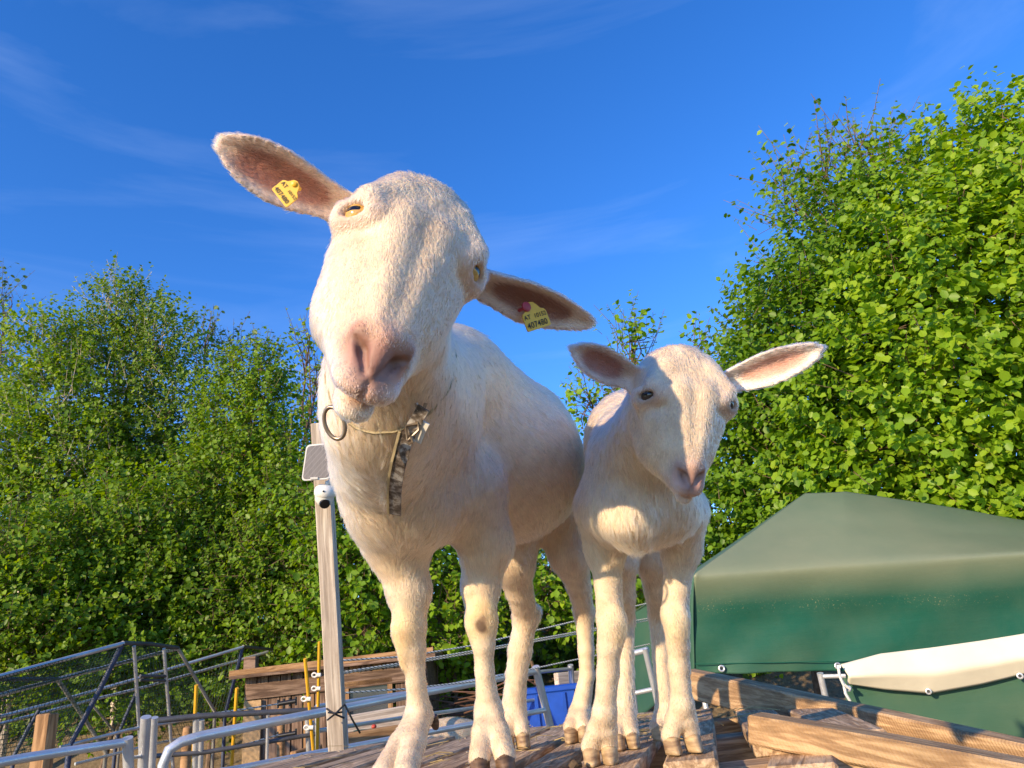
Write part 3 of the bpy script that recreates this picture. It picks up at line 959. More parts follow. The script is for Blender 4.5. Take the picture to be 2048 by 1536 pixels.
def build_gates():
    # main gate: runs away from the left towards the post behind the adult goat
    corner = [(322, 1620, 3.25), (326, 1530, 3.3), (338, 1500, 3.33), (362, 1484, 3.37), (400, 1473, 3.42)]
    tube_thing('steel_gate', 'long galvanised tube gate running behind the legs of the adult goat', 'gate', [
        (corner + [(560, 1441, 3.75), (700, 1414, 4.1), (820, 1390, 4.45), (950, 1366, 4.85), (1072, 1342, 5.25)], .024, 'rail'),
        ([(340, 1560, 3.35), (470, 1539, 3.6), (600, 1513, 3.9), (812, 1473, 4.45), (947, 1448, 4.85), (1090, 1420, 5.25)], .019, 'rail'),
        ([(1071, 1334, 5.25), (1100, 1450, 5.3)], .030, 'post')], GALV)
    tube_thing('steel_gate', 'galvanised gate end in the lower left corner with a short end post', 'gate', [
        ([(-120, 1547, 2.9), (60, 1514, 3.15), (255, 1484, 3.45)], .021, 'rail'),
        ([(255, 1476, 3.45), (258, 1560, 3.45)], .026, 'post')], GALV)
    tube_thing('steel_fence_panel', 'pair of upright galvanised posts beside the lower left gate', 'fence', [
        ([(292, 1434, 3.7), (284, 1560, 3.7)], .026, 'post'), ([(309, 1435, 3.9), (302, 1560, 3.9)], .020, 'post'),
        ([(286, 1512, 3.7), (262, 1516, 3.6)], .009, 'hinge')], GALV)
    tube_thing('steel_fence_panel', 'dark tube fence panel between the run and the camera post', 'fence', [
        ([(315, 1441, 4.3), (400, 1432, 4.4), (644, 1419, 4.7)], .018, 'rail', STEEL_DARK),
        ([(310, 1512, 4.3), (407, 1505, 4.4), (630, 1468, 4.7)], .014, 'rail', STEEL_DARK),
        ([(393, 1428, 4.4), (390, 1560, 4.4)], .020, 'post'), ([(404, 1440, 4.4), (400, 1560, 4.4)], .016, 'post'),
        ([(536, 1430, 4.55), (533, 1560, 4.55)], .010, 'post'),
        ([(615, 1432, 4.7), (620, 1560, 4.7)], .018, 'post'), ([(624, 1443, 4.75), (626, 1560, 4.75)], .014, 'post')], GALV)
    tube_thing('steel_gate', 'farther galvanised gate with three thin rails behind the long gate', 'gate', [
        ([(634, 1412, 5.2), (636, 1560, 5.2)], .018, 'post'),
        ([(634, 1413, 5.2), (820, 1385, 5.9), (1000, 1352, 6.8), (1145, 1337, 7.4)], .018, 'rail'),
        ([(634, 1462, 5.2), (803, 1436, 5.9), (947, 1416, 6.6), (1145, 1390, 7.4)], .017, 'rail'),
        ([(634, 1512, 5.2), (803, 1485, 5.9), (947, 1462, 6.6), (1150, 1429, 7.4)], .017, 'rail'),
        ([(1141, 1330, 7.4), (1150, 1450, 7.4)], .030, 'post')], GALV)
    tube_thing('steel_gate', 'small galvanised gate seen between the legs of the kid', 'gate', [
        ([(1200, 1322, 5.2), (1255, 1310, 5.1), (1296, 1299, 5.0)], .021, 'rail'),
        ([(1200, 1398, 5.2), (1262, 1388, 5.1), (1308, 1378, 5.0)], .017, 'rail'),
        ([(1290, 1297, 5.0), (1316, 1410, 5.0)], .021, 'post'), ([(1262, 1330, 5.1), (1275, 1450, 5.1)], .016, 'post')], GALV)
build_gates()

# ------------------------------------------------------------------ wire run on the left
def build_run():
    def D(x): return 5.6 + x * .0042
    q = lambda x, y, dd=0: (x, y, D(x) + dd)
    segs = [([q(-60, 1369), q(0, 1353), q(247, 1287)], .021, 'top_tube'),
            ([q(-60, 1405, .3), q(0, 1390, .3), q(118, 1358, .3), q(355, 1297, .3)], .020, 'top_tube'),
            ([q(-40, 1444, .8), q(90, 1410, .8), q(275, 1357, .8), q(486, 1294, .8)], .018, 'side_tube'),
            ([q(-40, 1458, 1.1), q(175, 1402, 1.1), q(290, 1374, 1.1), q(545, 1301, 1.1)], .017, 'side_tube'),
            ([q(120, 1495, 0), q(255, 1460, 0), q(480, 1420, 0)], .016, 'side_tube'),
            ([q(150, 1528, .2), q(300, 1490, .2), q(430, 1462, .2)], .014, 'side_tube'),
            ([q(245, 1287), q(196, 1386), q(140, 1490)], .024, 'leg', BLUE_WRAP),
            ([q(116, 1360, .3), q(165, 1432, .3), q(212, 1505, .3)], .018, 'leg', GALV_DULL),
            ([q(356, 1297, .3), q(392, 1358, .3), q(430, 1424, .3)], .018, 'leg', GALV_DULL),
            ([q(486, 1294, .8), q(468, 1362, .8), q(450, 1430, .8)], .020, 'leg', BLUE_WRAP),
            ([q(84, 1410, .8), q(56, 1458, .8), q(28, 1512, .8)], .018, 'leg', BLUE_WRAP),
            ([q(272, 1386, .8), q(250, 1436, .8), q(232, 1482, .8)], .018, 'leg', BLUE_WRAP),
            ([q(178, 1402, 1.1), q(210, 1440, 1.1), q(240, 1480, 1.1)], .013, 'leg', GALV_DULL),
            ([q(-60, 1358, .3), q(0, 1358, .3), q(116, 1358, .3)], .018, 'cross_tube', STEEL_DARK),
            ([q(245, 1286), q(300, 1288, .15), q(356, 1296, .3)], .020, 'cross_tube', STEEL_DARK),
            ([q(486, 1293, .8), q(545, 1299, 1.1)], .018, 'cross_tube', STEEL_DARK),
            ([q(268, 1292), q(275, 1400), q(284, 1560)], .017, 'upright', GALV),
            ([q(328, 1297, .1), q(336, 1400, .1), q(348, 1560, .1)], .017, 'upright', GALV),
            ([q(280, 1352, .05), q(332, 1352, .1)], .016, 'cross_tube', STEEL_DARK),
            ([q(280, 1360, .05), q(332, 1361, .1)], .014, 'cross_tube', STEEL_DARK)]
    root = tube_thing('wire_run', 'pitched animal run of galvanised and blue wrapped tubes with green net, left', 'animal run', segs, GALV)
    # net: fine strands between the frames
    mb_v, mb_f = [], []
    def strand(a, b, r=.0022):
        d, s, u = frame_of(b - a)
        k = len(mb_v)
        for c in (a, b):
            for j in range(3):
                an = 2 * math.pi * j / 3
                mb_v.append(c + r * (math.cos(an) * s + math.sin(an) * u))
        for j in range(3):
            l = (j + 1) % 3
            mb_f.append((k + j, k + l, k + 3 + l, k + 3 + j))
    def panel(c00, c10, c01, c11, nu, nv):
        g = lambda u, v: (c00 * (1 - u) + c10 * u) * (1 - v) + (c01 * (1 - u) + c11 * u) * v + np.array([0, 0, -.05 * math.sin(math.pi * u) * math.sin(math.pi * v)])
        for i in range(nu + 1):
            for j in range(nv):
                strand(g(i / nu, j / nv), g(i / nu, (j + 1) / nv))
        for j in range(nv + 1):
            for i in range(nu):
                strand(g(i / nu, j / nv), g((i + 1) / nu, j / nv))
    Q = lambda x, y, dd=0: P(x, y, D(x) + dd)
    panel(Q(-60, 1369), Q(247, 1287), Q(-60, 1405, .3), Q(355, 1297, .3), 46, 10)
    panel(Q(-60, 1405, .3), Q(355, 1297, .3), Q(-60, 1530, .3), Q(440, 1470, .3), 46, 14)
    panel(Q(-60, 1369), Q(247, 1287), Q(-120, 1560), Q(140, 1490), 36, 16)
    panel(Q(270, 1357, .8), Q(486, 1294, .8), Q(250, 1470, .8), Q(450, 1430, .8), 30, 12)
    panel(Q(247, 1287), Q(355, 1297, .3), Q(200, 1470), Q(430, 1470, .3), 20, 18)
    me = pymesh('net', mb_v, mb_f)
    o = link('net', me, root, NET)
    o['kind'] = 'stuff'
build_run()

# ------------------------------------------------------------------ posts, poles, ropes
def build_posts():
    # post with the security camera
    d = 3.8
    a, b = P(641, 846, d + .05), P(675, 1480, d - .06)
    dirv = nrm(b - a)
    foot_ = a + (b - a) * ((GROUND - .1 - a[2]) / (b[2] - a[2]))
    root = thing('wooden_post', np.array([foot_[0], foot_[1], GROUND]), 'tall weathered timber post carrying a solar panel and camera', 'post')
    oriented_box('timber', foot_, a, .088, .07, WOOD_POST, root, up=CV(0, 0, -1), bev=.005, warp=.002)
    mb = MB(); mb.tube([P(683, 1425, d - .1), P(688, 1515, d - .1)], .006, 6)
    pl = oriented_box('metal_plate', P(687, 1424, d - .02), P(690, 1506, d - .03), .03, .05, GALV, root, up=CV(0, 0, -1))
    for x, y in ((668, 1332), (661, 1346), (676, 1361), (676, 1455)):
        k = MB(); k.lathe(P(x, y, d - .05), -FW, [(-.02, .009), (.012, .009), (.0125, .004)], 10); k.build('knot', WOOD_DARK, root, True)
    # solar panel
    sp = thing('solar_panel', P(634, 925, d - .12), 'small grey solar panel with white rim on the timber post', 'solar panel')
    cs = [P(616, 889, d - .13), P(664, 884, d - .10), P(655, 960, d - .16), P(604, 963, d - .19)]
    cs = [P(613, 890, d - .13), P(668, 885, d - .11), P(660, 958, d - .16), P(603, 962, d - .18)]
    def rounded(cs, inset, rr, lift):
        c = sum(cs) / 4
        out = []
        nn = nrm(np.cross(cs[1] - cs[0], cs[3] - cs[0])); nn = nn if nn @ (CAM - c) > 0 else -nn
        cc = [q + nrm(c - q) * inset for q in cs]
        for i in range(4):
            p0, p1, p2 = cc[i - 1], cc[i], cc[(i + 1) % 4]
            e0, e1 = p1 + nrm(p0 - p1) * rr, p1 + nrm(p2 - p1) * rr
            for t in np.linspace(0, 1, 6):
                out.append((1 - t) ** 2 * e0 + 2 * t * (1 - t) * p1 + t * t * e1 + nn * lift)
        return out, nn
    def plate(nm, mat, inset, rr, z0, z1):
        A_, nn = rounded(cs, inset, rr, z0); B_, _ = rounded(cs, inset, rr, z1)
        n = len(A_)
        fs = [tuple(range(n - 1, -1, -1)), tuple(range(n, 2 * n))] + [(i, (i + 1) % n, n + (i + 1) % n, n + i) for i in range(n)]
        m = MB(); m.add(A_ + B_, fs)
        return m.build(nm, mat, sp), nn
    fr, nn = plate('rim', WHITE_PL, 0, .022, -.012, .004)
    solar = mat_new('solar_cells')
    m, t, bb = solar
    co = objcoord(t, rand=False); wv = node(t, 'ShaderNodeTexBrick', Scale=60.0); t.links.new(co, wv.inputs['Vector'])
    wv.inputs['Color1'].default_value = (.20, .175, .165, 1); wv.inputs['Color2'].default_value = (.23, .20, .19, 1); wv.inputs['Mortar'].default_value = (.27, .24, .23, 1); wv.inputs['Mortar Size'].default_value = .03
    t.links.new(wv.outputs['Color'], bb.inputs['Base Color']); bb.inputs['Roughness'].default_value = .28
    plate('cells', m, .010, .018, .002, .0062)
    tb_ = MB(); tb_.box((cs[2] * .45 + cs[3] * .55) + nn * .006 + CV(0, .008, 0), (cs[2] - cs[3]) * .13, UP * .006, nn * .003, .001); tb_.build('logo_tab', WHITE_PL, sp)
    arm = MB(); arm.tube([sum(cs) / 4 - nn * .01, sum(cs) / 4 - nn * .05, P(656, 940, d - .03)], .014, 8); arm.tube([P(664, 925, d - .05), P(672, 935, d - .05)], .016, 8); arm.build('bracket', BLACK_PL, sp, True)
    # camera
    cr = thing('security_camera', P(652, 990, d - .12), 'white dome security camera below the solar panel on the post', 'camera')
    c = P(650, 986, d - .13)
    ax = nrm(CV(.12, 1, .0))
    m = MB(); m.lathe(c - ax * .012, ax, [(-.004, .050), (.0, .054), (.022, .056), (.040, .050), (.052, .036), (.056, .015)], 24); hd = m.build('housing', WHITE_PL, cr, True)
    m = MB(); m.lathe(c - ax * .070, ax, [(0, .006), (.003, .020), (.012, .034), (.028, .044), (.056, .050)], 24); bl = m.build('ball', WHITE_PL, cr, True)
    ld = nrm(CV(.35, -.35, -1))
    lc = c - ax * .038 + ld * .030
    m = MB(); m.lathe(lc, ld, [(-.01, .028), (.010, .027), (.016, .024), (.017, .010)], 20); le = m.build('lens_window', BLACK_PL, cr, True)
    m = MB(); m.lathe(c + ax * .012 + nrm(CV(.1, .1, -1)) * .054, nrm(CV(.1, .1, -1)), [(0, .005), (.004, .005), (.0045, .002)], 10); m.build('sensor', BLACK_PL, cr, True)
    m = MB(); m.tube([c + ax * .05, c + ax * .055 + CV(.03, .01, .03), P(668, 975, d - .05)], .012, 8); m.build('mount', WHITE_PL, cr, True)
    # short posts at the lower left
    d = 4.0
    a = P(96, 1427, d)
    g = thing('wooden_post', np.array([a[0], a[1], GROUND]), 'thick brown timber post at the lower left corner', 'post')
    oriented_box('timber', np.array([a[0], a[1], GROUND - .05]), a, .085, .085, WOOD_ORANGE, g, up=(0, -1, 0), bev=.008, warp=.002)
    a = P(376, 1452, 4.9)
    g = thing('round_stake', np.array([a[0], a[1], GROUND]), 'round orange wooden stake beside the left fence tubes', 'stake')
    m = MB(); m.tube([np.array([a[0], a[1], GROUND]), a - [0, 0, .05], a - [0, 0, .01], a], [.036, .034, .03, .012], 12); m.build('stake', WOOD_ORANGE, g, True)
    a = P(563, 1410, 5.4)
    g = thing('round_stake', np.array([a[0], a[1], GROUND]), 'brown round stake with black rope rollers in front of the shed', 'stake')
    m = MB(); m.tube([np.array([a[0], a[1], GROUND]), a], [.03, .028], 12); m.build('stake', WOOD_ORANGE, g, True)
    for y in (1404, 1468):
        m = MB(); m.tube([P(556, y + 4, 5.3), P(592, y - 2, 5.3)], .017, 10)
        for s in (0, .33, .66, 1):
            q = P(556, y + 4, 5.3) * (1 - s) + P(592, y - 2, 5.3) * s
            m.tube([q - [0, 0, .03], q + [0, 0, .03]], .008, 6)
        m.build('rope_roller', BLACK_PL, g, True)
    # yellow electric fence poles
    for i, (x0, y0, x1, y1, dd, ins, lab) in enumerate((
            (393, 1370, 385, 1550, 4.4, (), 'yellow electric fence pole left of the shed, leftmost of four'),
            (474, 1376, 462, 1550, 4.6, (), 'yellow electric fence pole at the left corner of the shed'),
            (610, 1317, 632, 1560, 4.6, (1398, 1455), 'yellow electric fence pole with two white insulators left of the camera post'),
            (639, 1283, 633, 1560, 4.9, (1350, 1377), 'tallest yellow electric fence pole touching the camera post'))):
        a, b = P(x0, y0, dd), P(x1, y1, dd)
        g = thing('fence_pole', np.array([b[0], b[1], GROUND]), lab, 'fence pole', 'yellow electric fence poles')
        m = MB(); m.tube([a, b, b + (b - a) / np.linalg.norm(b - a) * .9], .011, 8); m.build('rod', YELLOW, g, True)
        for y in ins:
            c = P(x0 + (x1 - x0) * (y - y0) / (y1 - y0), y, dd - .02)
            m = MB()
            ring = [c + CV(-.03 + .016 * math.cos(t), .014 * math.sin(t), 0) for t in np.linspace(0, 2 * math.pi, 13)[:-1]]
            m.tube(ring, .006, 6, closed=True); m.tube([c + CV(-.012, 0, 0), c + CV(.014, 0, 0)], .013, 8)
            m.build('insulator', WHITE_PL, g, True)
    # ropes
    def rope_mat():
        m, t, b = mat_new('twisted_rope')
        co = node(t, 'ShaderNodeTexCoord')
        w = node(t, 'ShaderNodeTexWave', Scale=26.0, Distortion=0.0)
        mp_ = node(t, 'ShaderNodeMapping'); mp_.inputs['Rotation'].default_value = (0, R(55), 0)
        t.links.new(co.outputs['Object'], mp_.inputs[0]); t.links.new(mp_.outputs[0], w.inputs['Vector'])
        t.links.new(ramp(t, w.outputs['Fac'], [(.15, (.10, .11, .08)), (.35, (.68, .66, .58))]), b.inputs['Base Color'])
        b.inputs['Roughness'].default_value = .8
        return m
    ROPE = rope_mat()
    for pts, lab in (([(668, 1322, 4.0), (700, 1320, 4.05), (811, 1313, 4.4), (945, 1291, 4.8), (1155, 1241, 5.4), (1300, 1205, 5.8)], 'topmost twisted white fence rope running right from the camera post'),
                     ([(668, 1347, 4.0), (700, 1342, 4.05), (811, 1325, 4.4), (945, 1302, 4.8), (1158, 1263, 5.4), (1300, 1236, 5.8)], 'second twisted white fence rope running right from the camera post'),
                     ([(668, 1350, 4.02), (745, 1337, 4.2), (811, 1329, 4.42), (945, 1306, 4.82), (1158, 1267, 5.42), (1300, 1240, 5.8)], 'twisted rope lying just below the second rope right of the post'),
                     ([(668, 1388, 4.0), (700, 1385, 4.05), (811, 1378, 4.4), (945, 1363, 4.8), (1162, 1317, 5.4), (1300, 1288, 5.8)], 'lowest twisted white fence rope running right from the camera post'),
                     ([(408, 1429, 4.6), (480, 1420, 4.8), (556, 1408, 5.2)], 'twisted rope from the left fence to the black rollers, upper one'),
                     ([(408, 1505, 4.6), (500, 1486, 4.9), (556, 1470, 5.2)], 'twisted rope from the left fence to the black rollers, lower one')):
        m = MB(); m.tube([P(*q) for q in pts], .0052, 8)
        tag(m.build('fence_rope', ROPE, None, True), lab, 'rope', 'electric fence ropes')
    # cable tie of dark wire round post and rail
    m = MB()
    for x0, y0, x1, y1 in ((655, 1440, 690, 1408), (657, 1425, 684, 1424), (653, 1417, 688, 1436), (690, 1410, 720, 1466)):
        m.tube([P(x0, y0, 3.66), P((x0 + x1) / 2, (y0 + y1) / 2 + 2, 3.63), P(x1, y1, 3.66)], .005, 6)
    tag(m.build('wire_tie', BLACK_PL, None, True), 'dark wire tied round the camera post and the gate rail', 'wire')
build_posts()

# ------------------------------------------------------------------ shed
def build_shed():
    d = 7.2
    X0, X1 = P(492, 1345, d), P(850, 1322, d + .1)
    xd = nrm((X1 - X0) * [1, 1, 0]); nf = np.array([xd[1], -xd[0], 0]); nf = nf if nf[1] < 0 else -nf
    top, botz = X0[2] - .02, GROUND
    wlen = np.linalg.norm((X1 - X0)[:2])
    root = thing('garden_shed', X0 * [1, 1, 0] + xd * wlen / 2 + [0, 0, GROUND], 'low brown board shed with a dark window behind the camera post', 'shed')
    o0 = np.array([X0[0], X0[1], 0])
    at = lambda s, z, out=0: o0 + xd * s + nf * out + np.array([0, 0, z])
    win = (wlen * .56, wlen * .80)
    wz = (top - .62, top - .20)
    bw = .115
    n = int(wlen / bw)
    for i in range(n):
        s = (i + .5) * bw
        w = bw - random.uniform(.006, .014)
        mt = WOOD_DARK if random.random() < .85 else WOOD_ORANGE
        if win[0] - bw * .5 < s < win[1] + bw * .5:
            oriented_box('board', at(s, botz), at(s, wz[0]), w, .022, mt, root, up=nf, bev=.002)
            oriented_box('board', at(s, wz[1]), at(s, top), w, .022, mt, root, up=nf, bev=.002)
        else:
            oriented_box('board', at(s, botz), at(s, top), w, .022, mt, root, up=nf, bev=.002)
    oriented_box('fascia_board', at(.02, top - .17, .03), at(wlen, top - .17, .03), .14, .024, WOOD_DARK, root, up=nf, bev=.003)
    oriented_box('corner_post', at(.09, botz, .035), at(.09, top - .25, .035), .17, .03, WOOD_OSB, root, up=nf, bev=.003)
    for s, z0, z1 in ((win[0], wz[0], wz[1]), (win[1], wz[0], wz[1])):
        oriented_box('window_frame', at(s, z0, .02), at(s, z1, .02), .05, .04, WOOD_ORANGE, root, up=nf, bev=.003)
    for z in wz:
        oriented_box('window_frame', at(win[0] - .025, z, .022), at(win[1] + .025, z, .022), .05, .04, WOOD_ORANGE, root, up=nf, bev=.003)
    m = MB(); m.box(at((win[0] + win[1]) / 2, (wz[0] + wz[1]) / 2, .0), xd * (win[1] - win[0]) / 2, [0, 0, (wz[1] - wz[0]) / 2], nf * .004); m.build('pane', GLASS, root)
    m = MB()
    m.box(at(wlen / 2, top + .03, -.9), xd * (wlen / 2 + .12), -nf * 1.05 + np.array([0, 0, .05]), np.array([0, 0, .018]), .004); m.build('roof', WOOD_DARK, root)
    oriented_box('roof_edge', at(-.12, top + .015, .14), at(wlen + .1, top + .03, .14), .06, .02, WOOD_ORANGE, root, up=nf, bev=.003)
    m = MB(); m.box(at(.02, top + .11, -.1), xd * .06, nf * .06, [0, 0, .06], .004); m.build('roof_block', WOOD_DARK, root)
    for s in (0, wlen):
        m = MB(); m.box(at(s, (botz + top) / 2, -.95), xd * .015, nf * .92, [0, 0, (top - botz) / 2]); m.build('side_wall', WOOD_DARK, root)
build_shed()

# ------------------------------------------------------------------ things behind the gates
def build_yard():
    d = 7.0
    c = P(1105, 1440, d); c0 = P(1060, 1380, d)
    w = 112 * d / F_PX; ztop = P(1105, 1374, d)[2]
    root = thing('blue_container', np.array([c[0], c[1], GROUND]), 'bright blue plastic container behind the thin gate', 'container')
    m = MB(); m.box((c[0], c[1] + .4, (GROUND + ztop) / 2), (w / 2, 0, 0), (0, .4, 0), (0, 0, (ztop - GROUND) / 2), .03); m.build('tub', BLUE_PL, root)
    m = MB(); m.box((c[0], c[1] + .4, ztop - .02), (w / 2 + .02, 0, 0), (0, .42, 0), (0, 0, .03), .012); m.build('rim', BLUE_PL, root)
    for k in (-.5, .5):
        m = MB(); m.box((c[0] + k * w * .5, c[1] - .012, (GROUND + ztop) / 2), (.02, 0, 0), (0, .012, 0), (0, 0, (ztop - GROUND) / 2 - .06), .005); m.build('rib', BLUE_PL, root)
    # sawn timbers
    for x0, y0, x1, y1, dd, th, lab in ((1112, 1360, 1168, 1354, 7.6, .14, 'pale sawn timber lying on top of the blue container'),
                                       (690, 1482, 812, 1462, 5.0, .10, 'brown board edge just behind the adult goat\'s left front leg'),
                                       (690, 1452, 812, 1430, 6.2, .16, 'pale board leaning on the shed below its window'),
                                       (585, 1512, 640, 1496, 5.6, .06, 'short rounded board end left of the camera post foot')):
        o = oriented_box('timber', P(x0, y0, dd), P(x1, y1, dd + .2), .08, th, WOOD_ORANGE if 'brown' in lab or 'short' in lab else WOOD_POST, bev=.008)
        tag(o, lab, 'timber')
    # green bowl with a red ball
    c = P(738, 1462, 5.4)
    g = thing('feeding_bowl', c, 'dark green plastic bowl behind the lower rail, right of the camera post', 'bowl')
    m = MB(); m.lathe(c - [0, 0, .06], (0.12, 0, 1), [(0, .07), (.02, .09), (.05, .12), (.06, .125), (.066, .10), (.07, .03)], 24); m.build('bowl', GREEN_PL, g, True)
    q = P(748, 1453, 5.4)
    bm = bmesh.new(); bmesh.ops.create_uvsphere(bm, u_segments=16, v_segments=10, radius=.020); me = bpy.data.meshes.new('knob')
    for v_ in bm.verts: v_.co.z *= .8
    bm.to_mesh(me); bm.free(); me.polygons.foreach_set('use_smooth', [True] * len(me.polygons))
    link('red_knob', me, g, RED_PL, [float(v_) for v_ in (q - 0 * c)]) if False else None
    o = link('red_ball', me, None, RED_PL, [float(v_) for v_ in q]); tag(o, 'small red ball on the green bowl', 'ball')
    # brush pile
    r = np.random.default_rng(9)
    m = MB()
    cc = P(960, 1440, 7.6); 
    for _ in range(260):
        p = np.array([cc[0] + r.normal() * .55, cc[1] + r.normal() * .3, GROUND + abs(r.normal()) * .55 + .2])
        p[2] = min(p[2], P(960, 1385, 7.6)[2] + r.normal() * .05)
        a = r.uniform(-.6, .6); L_ = r.uniform(.25, .8)
        dv = np.array([math.cos(a), r.normal() * .3, math.sin(a) * .5]) * L_ / 2
        m.tube([p - dv, p + [0, 0, r.normal() * .04], p + dv], [.006, .009, .004], 4)
    tag(m.build('brush_pile', m_plain('brush_brown', (.15, .075, .045), .9, 0, .4, 9, .3), None, True), 'heap of reddish brown cut branches behind the gate', 'brushwood', kind='stuff')
build_yard()
# ================================================================== goats
# bodies are sculpted as a distance field of blended limbs and muscles, then skinned as one continuous mesh
class Pt(np.ndarray):
    f = 1.0

class Sculpt:
    ls = 0.92                                    # limb thickness under the coat
    def __init__(self):
        self.p = []
    def cone(self, a, b, ra, rb, k=0.03, **at):
        ra, rb = ra * getattr(a, 'f', 1.0), rb * getattr(b, 'f', 1.0)
        a, b = np.array(a, float), np.array(b, float)
        self.p.append(dict(t='c', a=a, b=b, ra=ra, rb=rb, k=k, lo=np.minimum(a - ra, b - rb), hi=np.maximum(a + ra, b + rb), **at))
    def chain(self, pts, rs, k=0.03, **at):
        for i in range(len(pts) - 1):
            d = dict(at)
            if 'comb' not in d:
                d['comb'] = nrm(np.asarray(pts[i + 1]) - np.asarray(pts[i]))
            self.cone(pts[i], pts[i + 1], rs[i] * self.ls, rs[i + 1] * self.ls, k if i == 0 else min(k, .007), **d)
    def ell(self, c, ax, k=0.03, **at):          # ax: 3 axis vectors (length = radius)
        c = np.array(c, float)
        ax = np.array(ax, float)
        r = np.linalg.norm(ax, axis=1)
        ext = np.sqrt((ax ** 2).sum(0))
        self.p.append(dict(t='e', c=c, U=ax / r[:, None], r=r, k=k, lo=c - ext, hi=c + ext, **at))
    def ear(self, o, L, m, n, length, prof, thick, cup, twist, bend, k, **at):
        # leaf-shaped shell: length axis L, width axis m, face normal n
        o = np.asarray(o, float)
        e = o + np.asarray(L) * length
        pad = max(w for _, w in prof) * 1.6 + abs(bend)
        self.p.append(dict(t='r', o=o, L=L, m=m, n=n, len=length, px=np.array([q[0] for q in prof]), pw=np.array([q[1] for q in prof]),
                           th=thick, cup=cup, tw=twist, bend=bend, k=k, lo=np.minimum(o, e) - pad, hi=np.maximum(o, e) + pad, **at))
    def dist32(self, q, X):
        if '_32' not in q:
            q['_32'] = {k: (np.asarray(v, np.float32) if isinstance(v, np.ndarray) else v) for k, v in q.items()}
        return self.dist(q['_32'], X)
    @staticmethod
    def dist(q, X):
        if q['t'] == 'c':
            ab = q['b'] - q['a']
            v = X - q['a']
            t = np.clip((v @ ab) / (ab @ ab + 1e-12), 0, 1)
            return np.linalg.norm(v - t[..., None] * ab, axis=-1) - (q['ra'] + (q['rb'] - q['ra']) * t)
        if q['t'] == 'e':
            v = (X - q['c']) @ q['U'].T
            k0 = np.linalg.norm(v / q['r'], axis=-1)
            k1 = np.linalg.norm(v / q['r'] ** 2, axis=-1) + 1e-9
            return k0 * (k0 - 1) / k1
        v = X - q['o']
        l, m, n = v @ q['L'], v @ q['m'], v @ q['n']
        s = np.clip(l / q['len'], 0, 1)
        n = n - q['bend'] * s * s
        a = q['tw'] * s
        m, n = m * np.cos(a) + n * np.sin(a), -m * np.sin(a) + n * np.cos(a)
        w = np.interp(s, q['px'], q['pw'])
        n = n - q['cup'] * np.minimum(m * m, (w * 1.3) ** 2) / np.maximum(w, 0.01)
        e = np.maximum(np.abs(m) - np.maximum(w - q['th'], 0), 0)
        return (np.sqrt(e * e + n * n + (l - s * q['len']) ** 2) - q['th']) * 0.85
    @staticmethod
    def blend(A, d, q):
        k = q['k']
        if q.get('sub'):
            h = np.maximum(k - np.abs(A + d), 0) / k
            return np.maximum(A, -d) + h * h * k * .25
        h = np.maximum(k - np.abs(A - d), 0) / k
        return np.minimum(A, d) - h * h * k * .25
    def field(self, X):
        A = np.full(X.shape[:-1], 9.0)
        for q in self.p:
            if q.get('paint'):
                continue
            A = self.blend(A, self.dist(q, X), q)
        return A
    def normal(self, X, e=0.0015):
        g = np.empty_like(X)
        for i in range(3):
            dv = np.zeros(3); dv[i] = e
            g[:, i] = self.field(X + dv) - self.field(X - dv)
        return g / (np.linalg.norm(g, axis=1)[:, None] + 1e-12)
    def attrs(self, X, sharp=0.0048):
        """blend colour, comb direction and hair length of the nearest shapes"""
        ds, cs, cb, hl, dn = [], [], [], [], []
        for q in self.p:
            if q.get('noattr'):
                continue
            d = self.dist(q, X)
            ds.append(np.abs(d) if q.get('sub') else np.maximum(d, 0) * (3 if q.get('paint') else 1) + (0 if q.get('paint') else np.maximum(-d - .004, 0) * .6))
            n = len(X)
            cs.append(q.get('col', (.72, .575, .41)))
            cb.append(q.get('comb', (0, 0, -1)))
            hl.append(q.get('hair', 0.011))
            dn.append(q.get('prio', 1.0))
        D = np.array(ds)
        Wt = np.exp(-(D - D.min(0)) / sharp) * np.array(dn)[:, None]
        Wt /= Wt.sum(0)
        return Wt.T @ np.array(cs), Wt.T @ np.array(cb), Wt.T @ np.array(hl)
    def mesh(self, h):
        adds = [q for q in self.p if not q.get('sub') and not q.get('paint')]
        lo = np.min([q['lo'] for q in adds], 0) - 4 * h
        hi = np.max([q['hi'] for q in adds], 0) + 4 * h
        N = np.ceil((hi - lo) / h).astype(int) + 1
        A = np.full(N, 1.0, np.float32)
        ax = [(lo[i] + h * np.arange(N[i])) for i in range(3)]
        for q in self.p:
            if q.get('paint'):
                continue
            mg = q['k'] + 3 * h + .004
            i0 = np.maximum(np.floor((q['lo'] - mg - lo) / h).astype(int), 0)
            i1 = np.minimum(np.ceil((q['hi'] + mg - lo) / h).astype(int) + 1, N)
            if (i1 <= i0).any():
                continue
            X = np.stack(np.meshgrid(*[ax[i][i0[i]:i1[i]].astype(np.float32) for i in range(3)], indexing='ij'), -1)
            sl = tuple(slice(i0[i], i1[i]) for i in range(3))
            A[sl] = self.blend(A[sl], self.dist32(q, X), q)
        S = A < 0
        # cells with a sign change
        nx, ny, nz_ = N - 1
        cnt = np.zeros((nx, ny, nz_), np.uint8)
        for dx in (0, 1):
            for dy in (0, 1):
                for dz in (0, 1):
                    cnt += S[dx:dx + nx, dy:dy + ny, dz:dz + nz_]
        mix = (cnt > 0) & (cnt < 8)
        cells = np.argwhere(mix)
        vid = np.full((nx, ny, nz_), -1, np.int32)
        vid[mix] = np.arange(len(cells))
        acc = np.zeros((len(cells), 3)); wn = np.zeros(len(cells))
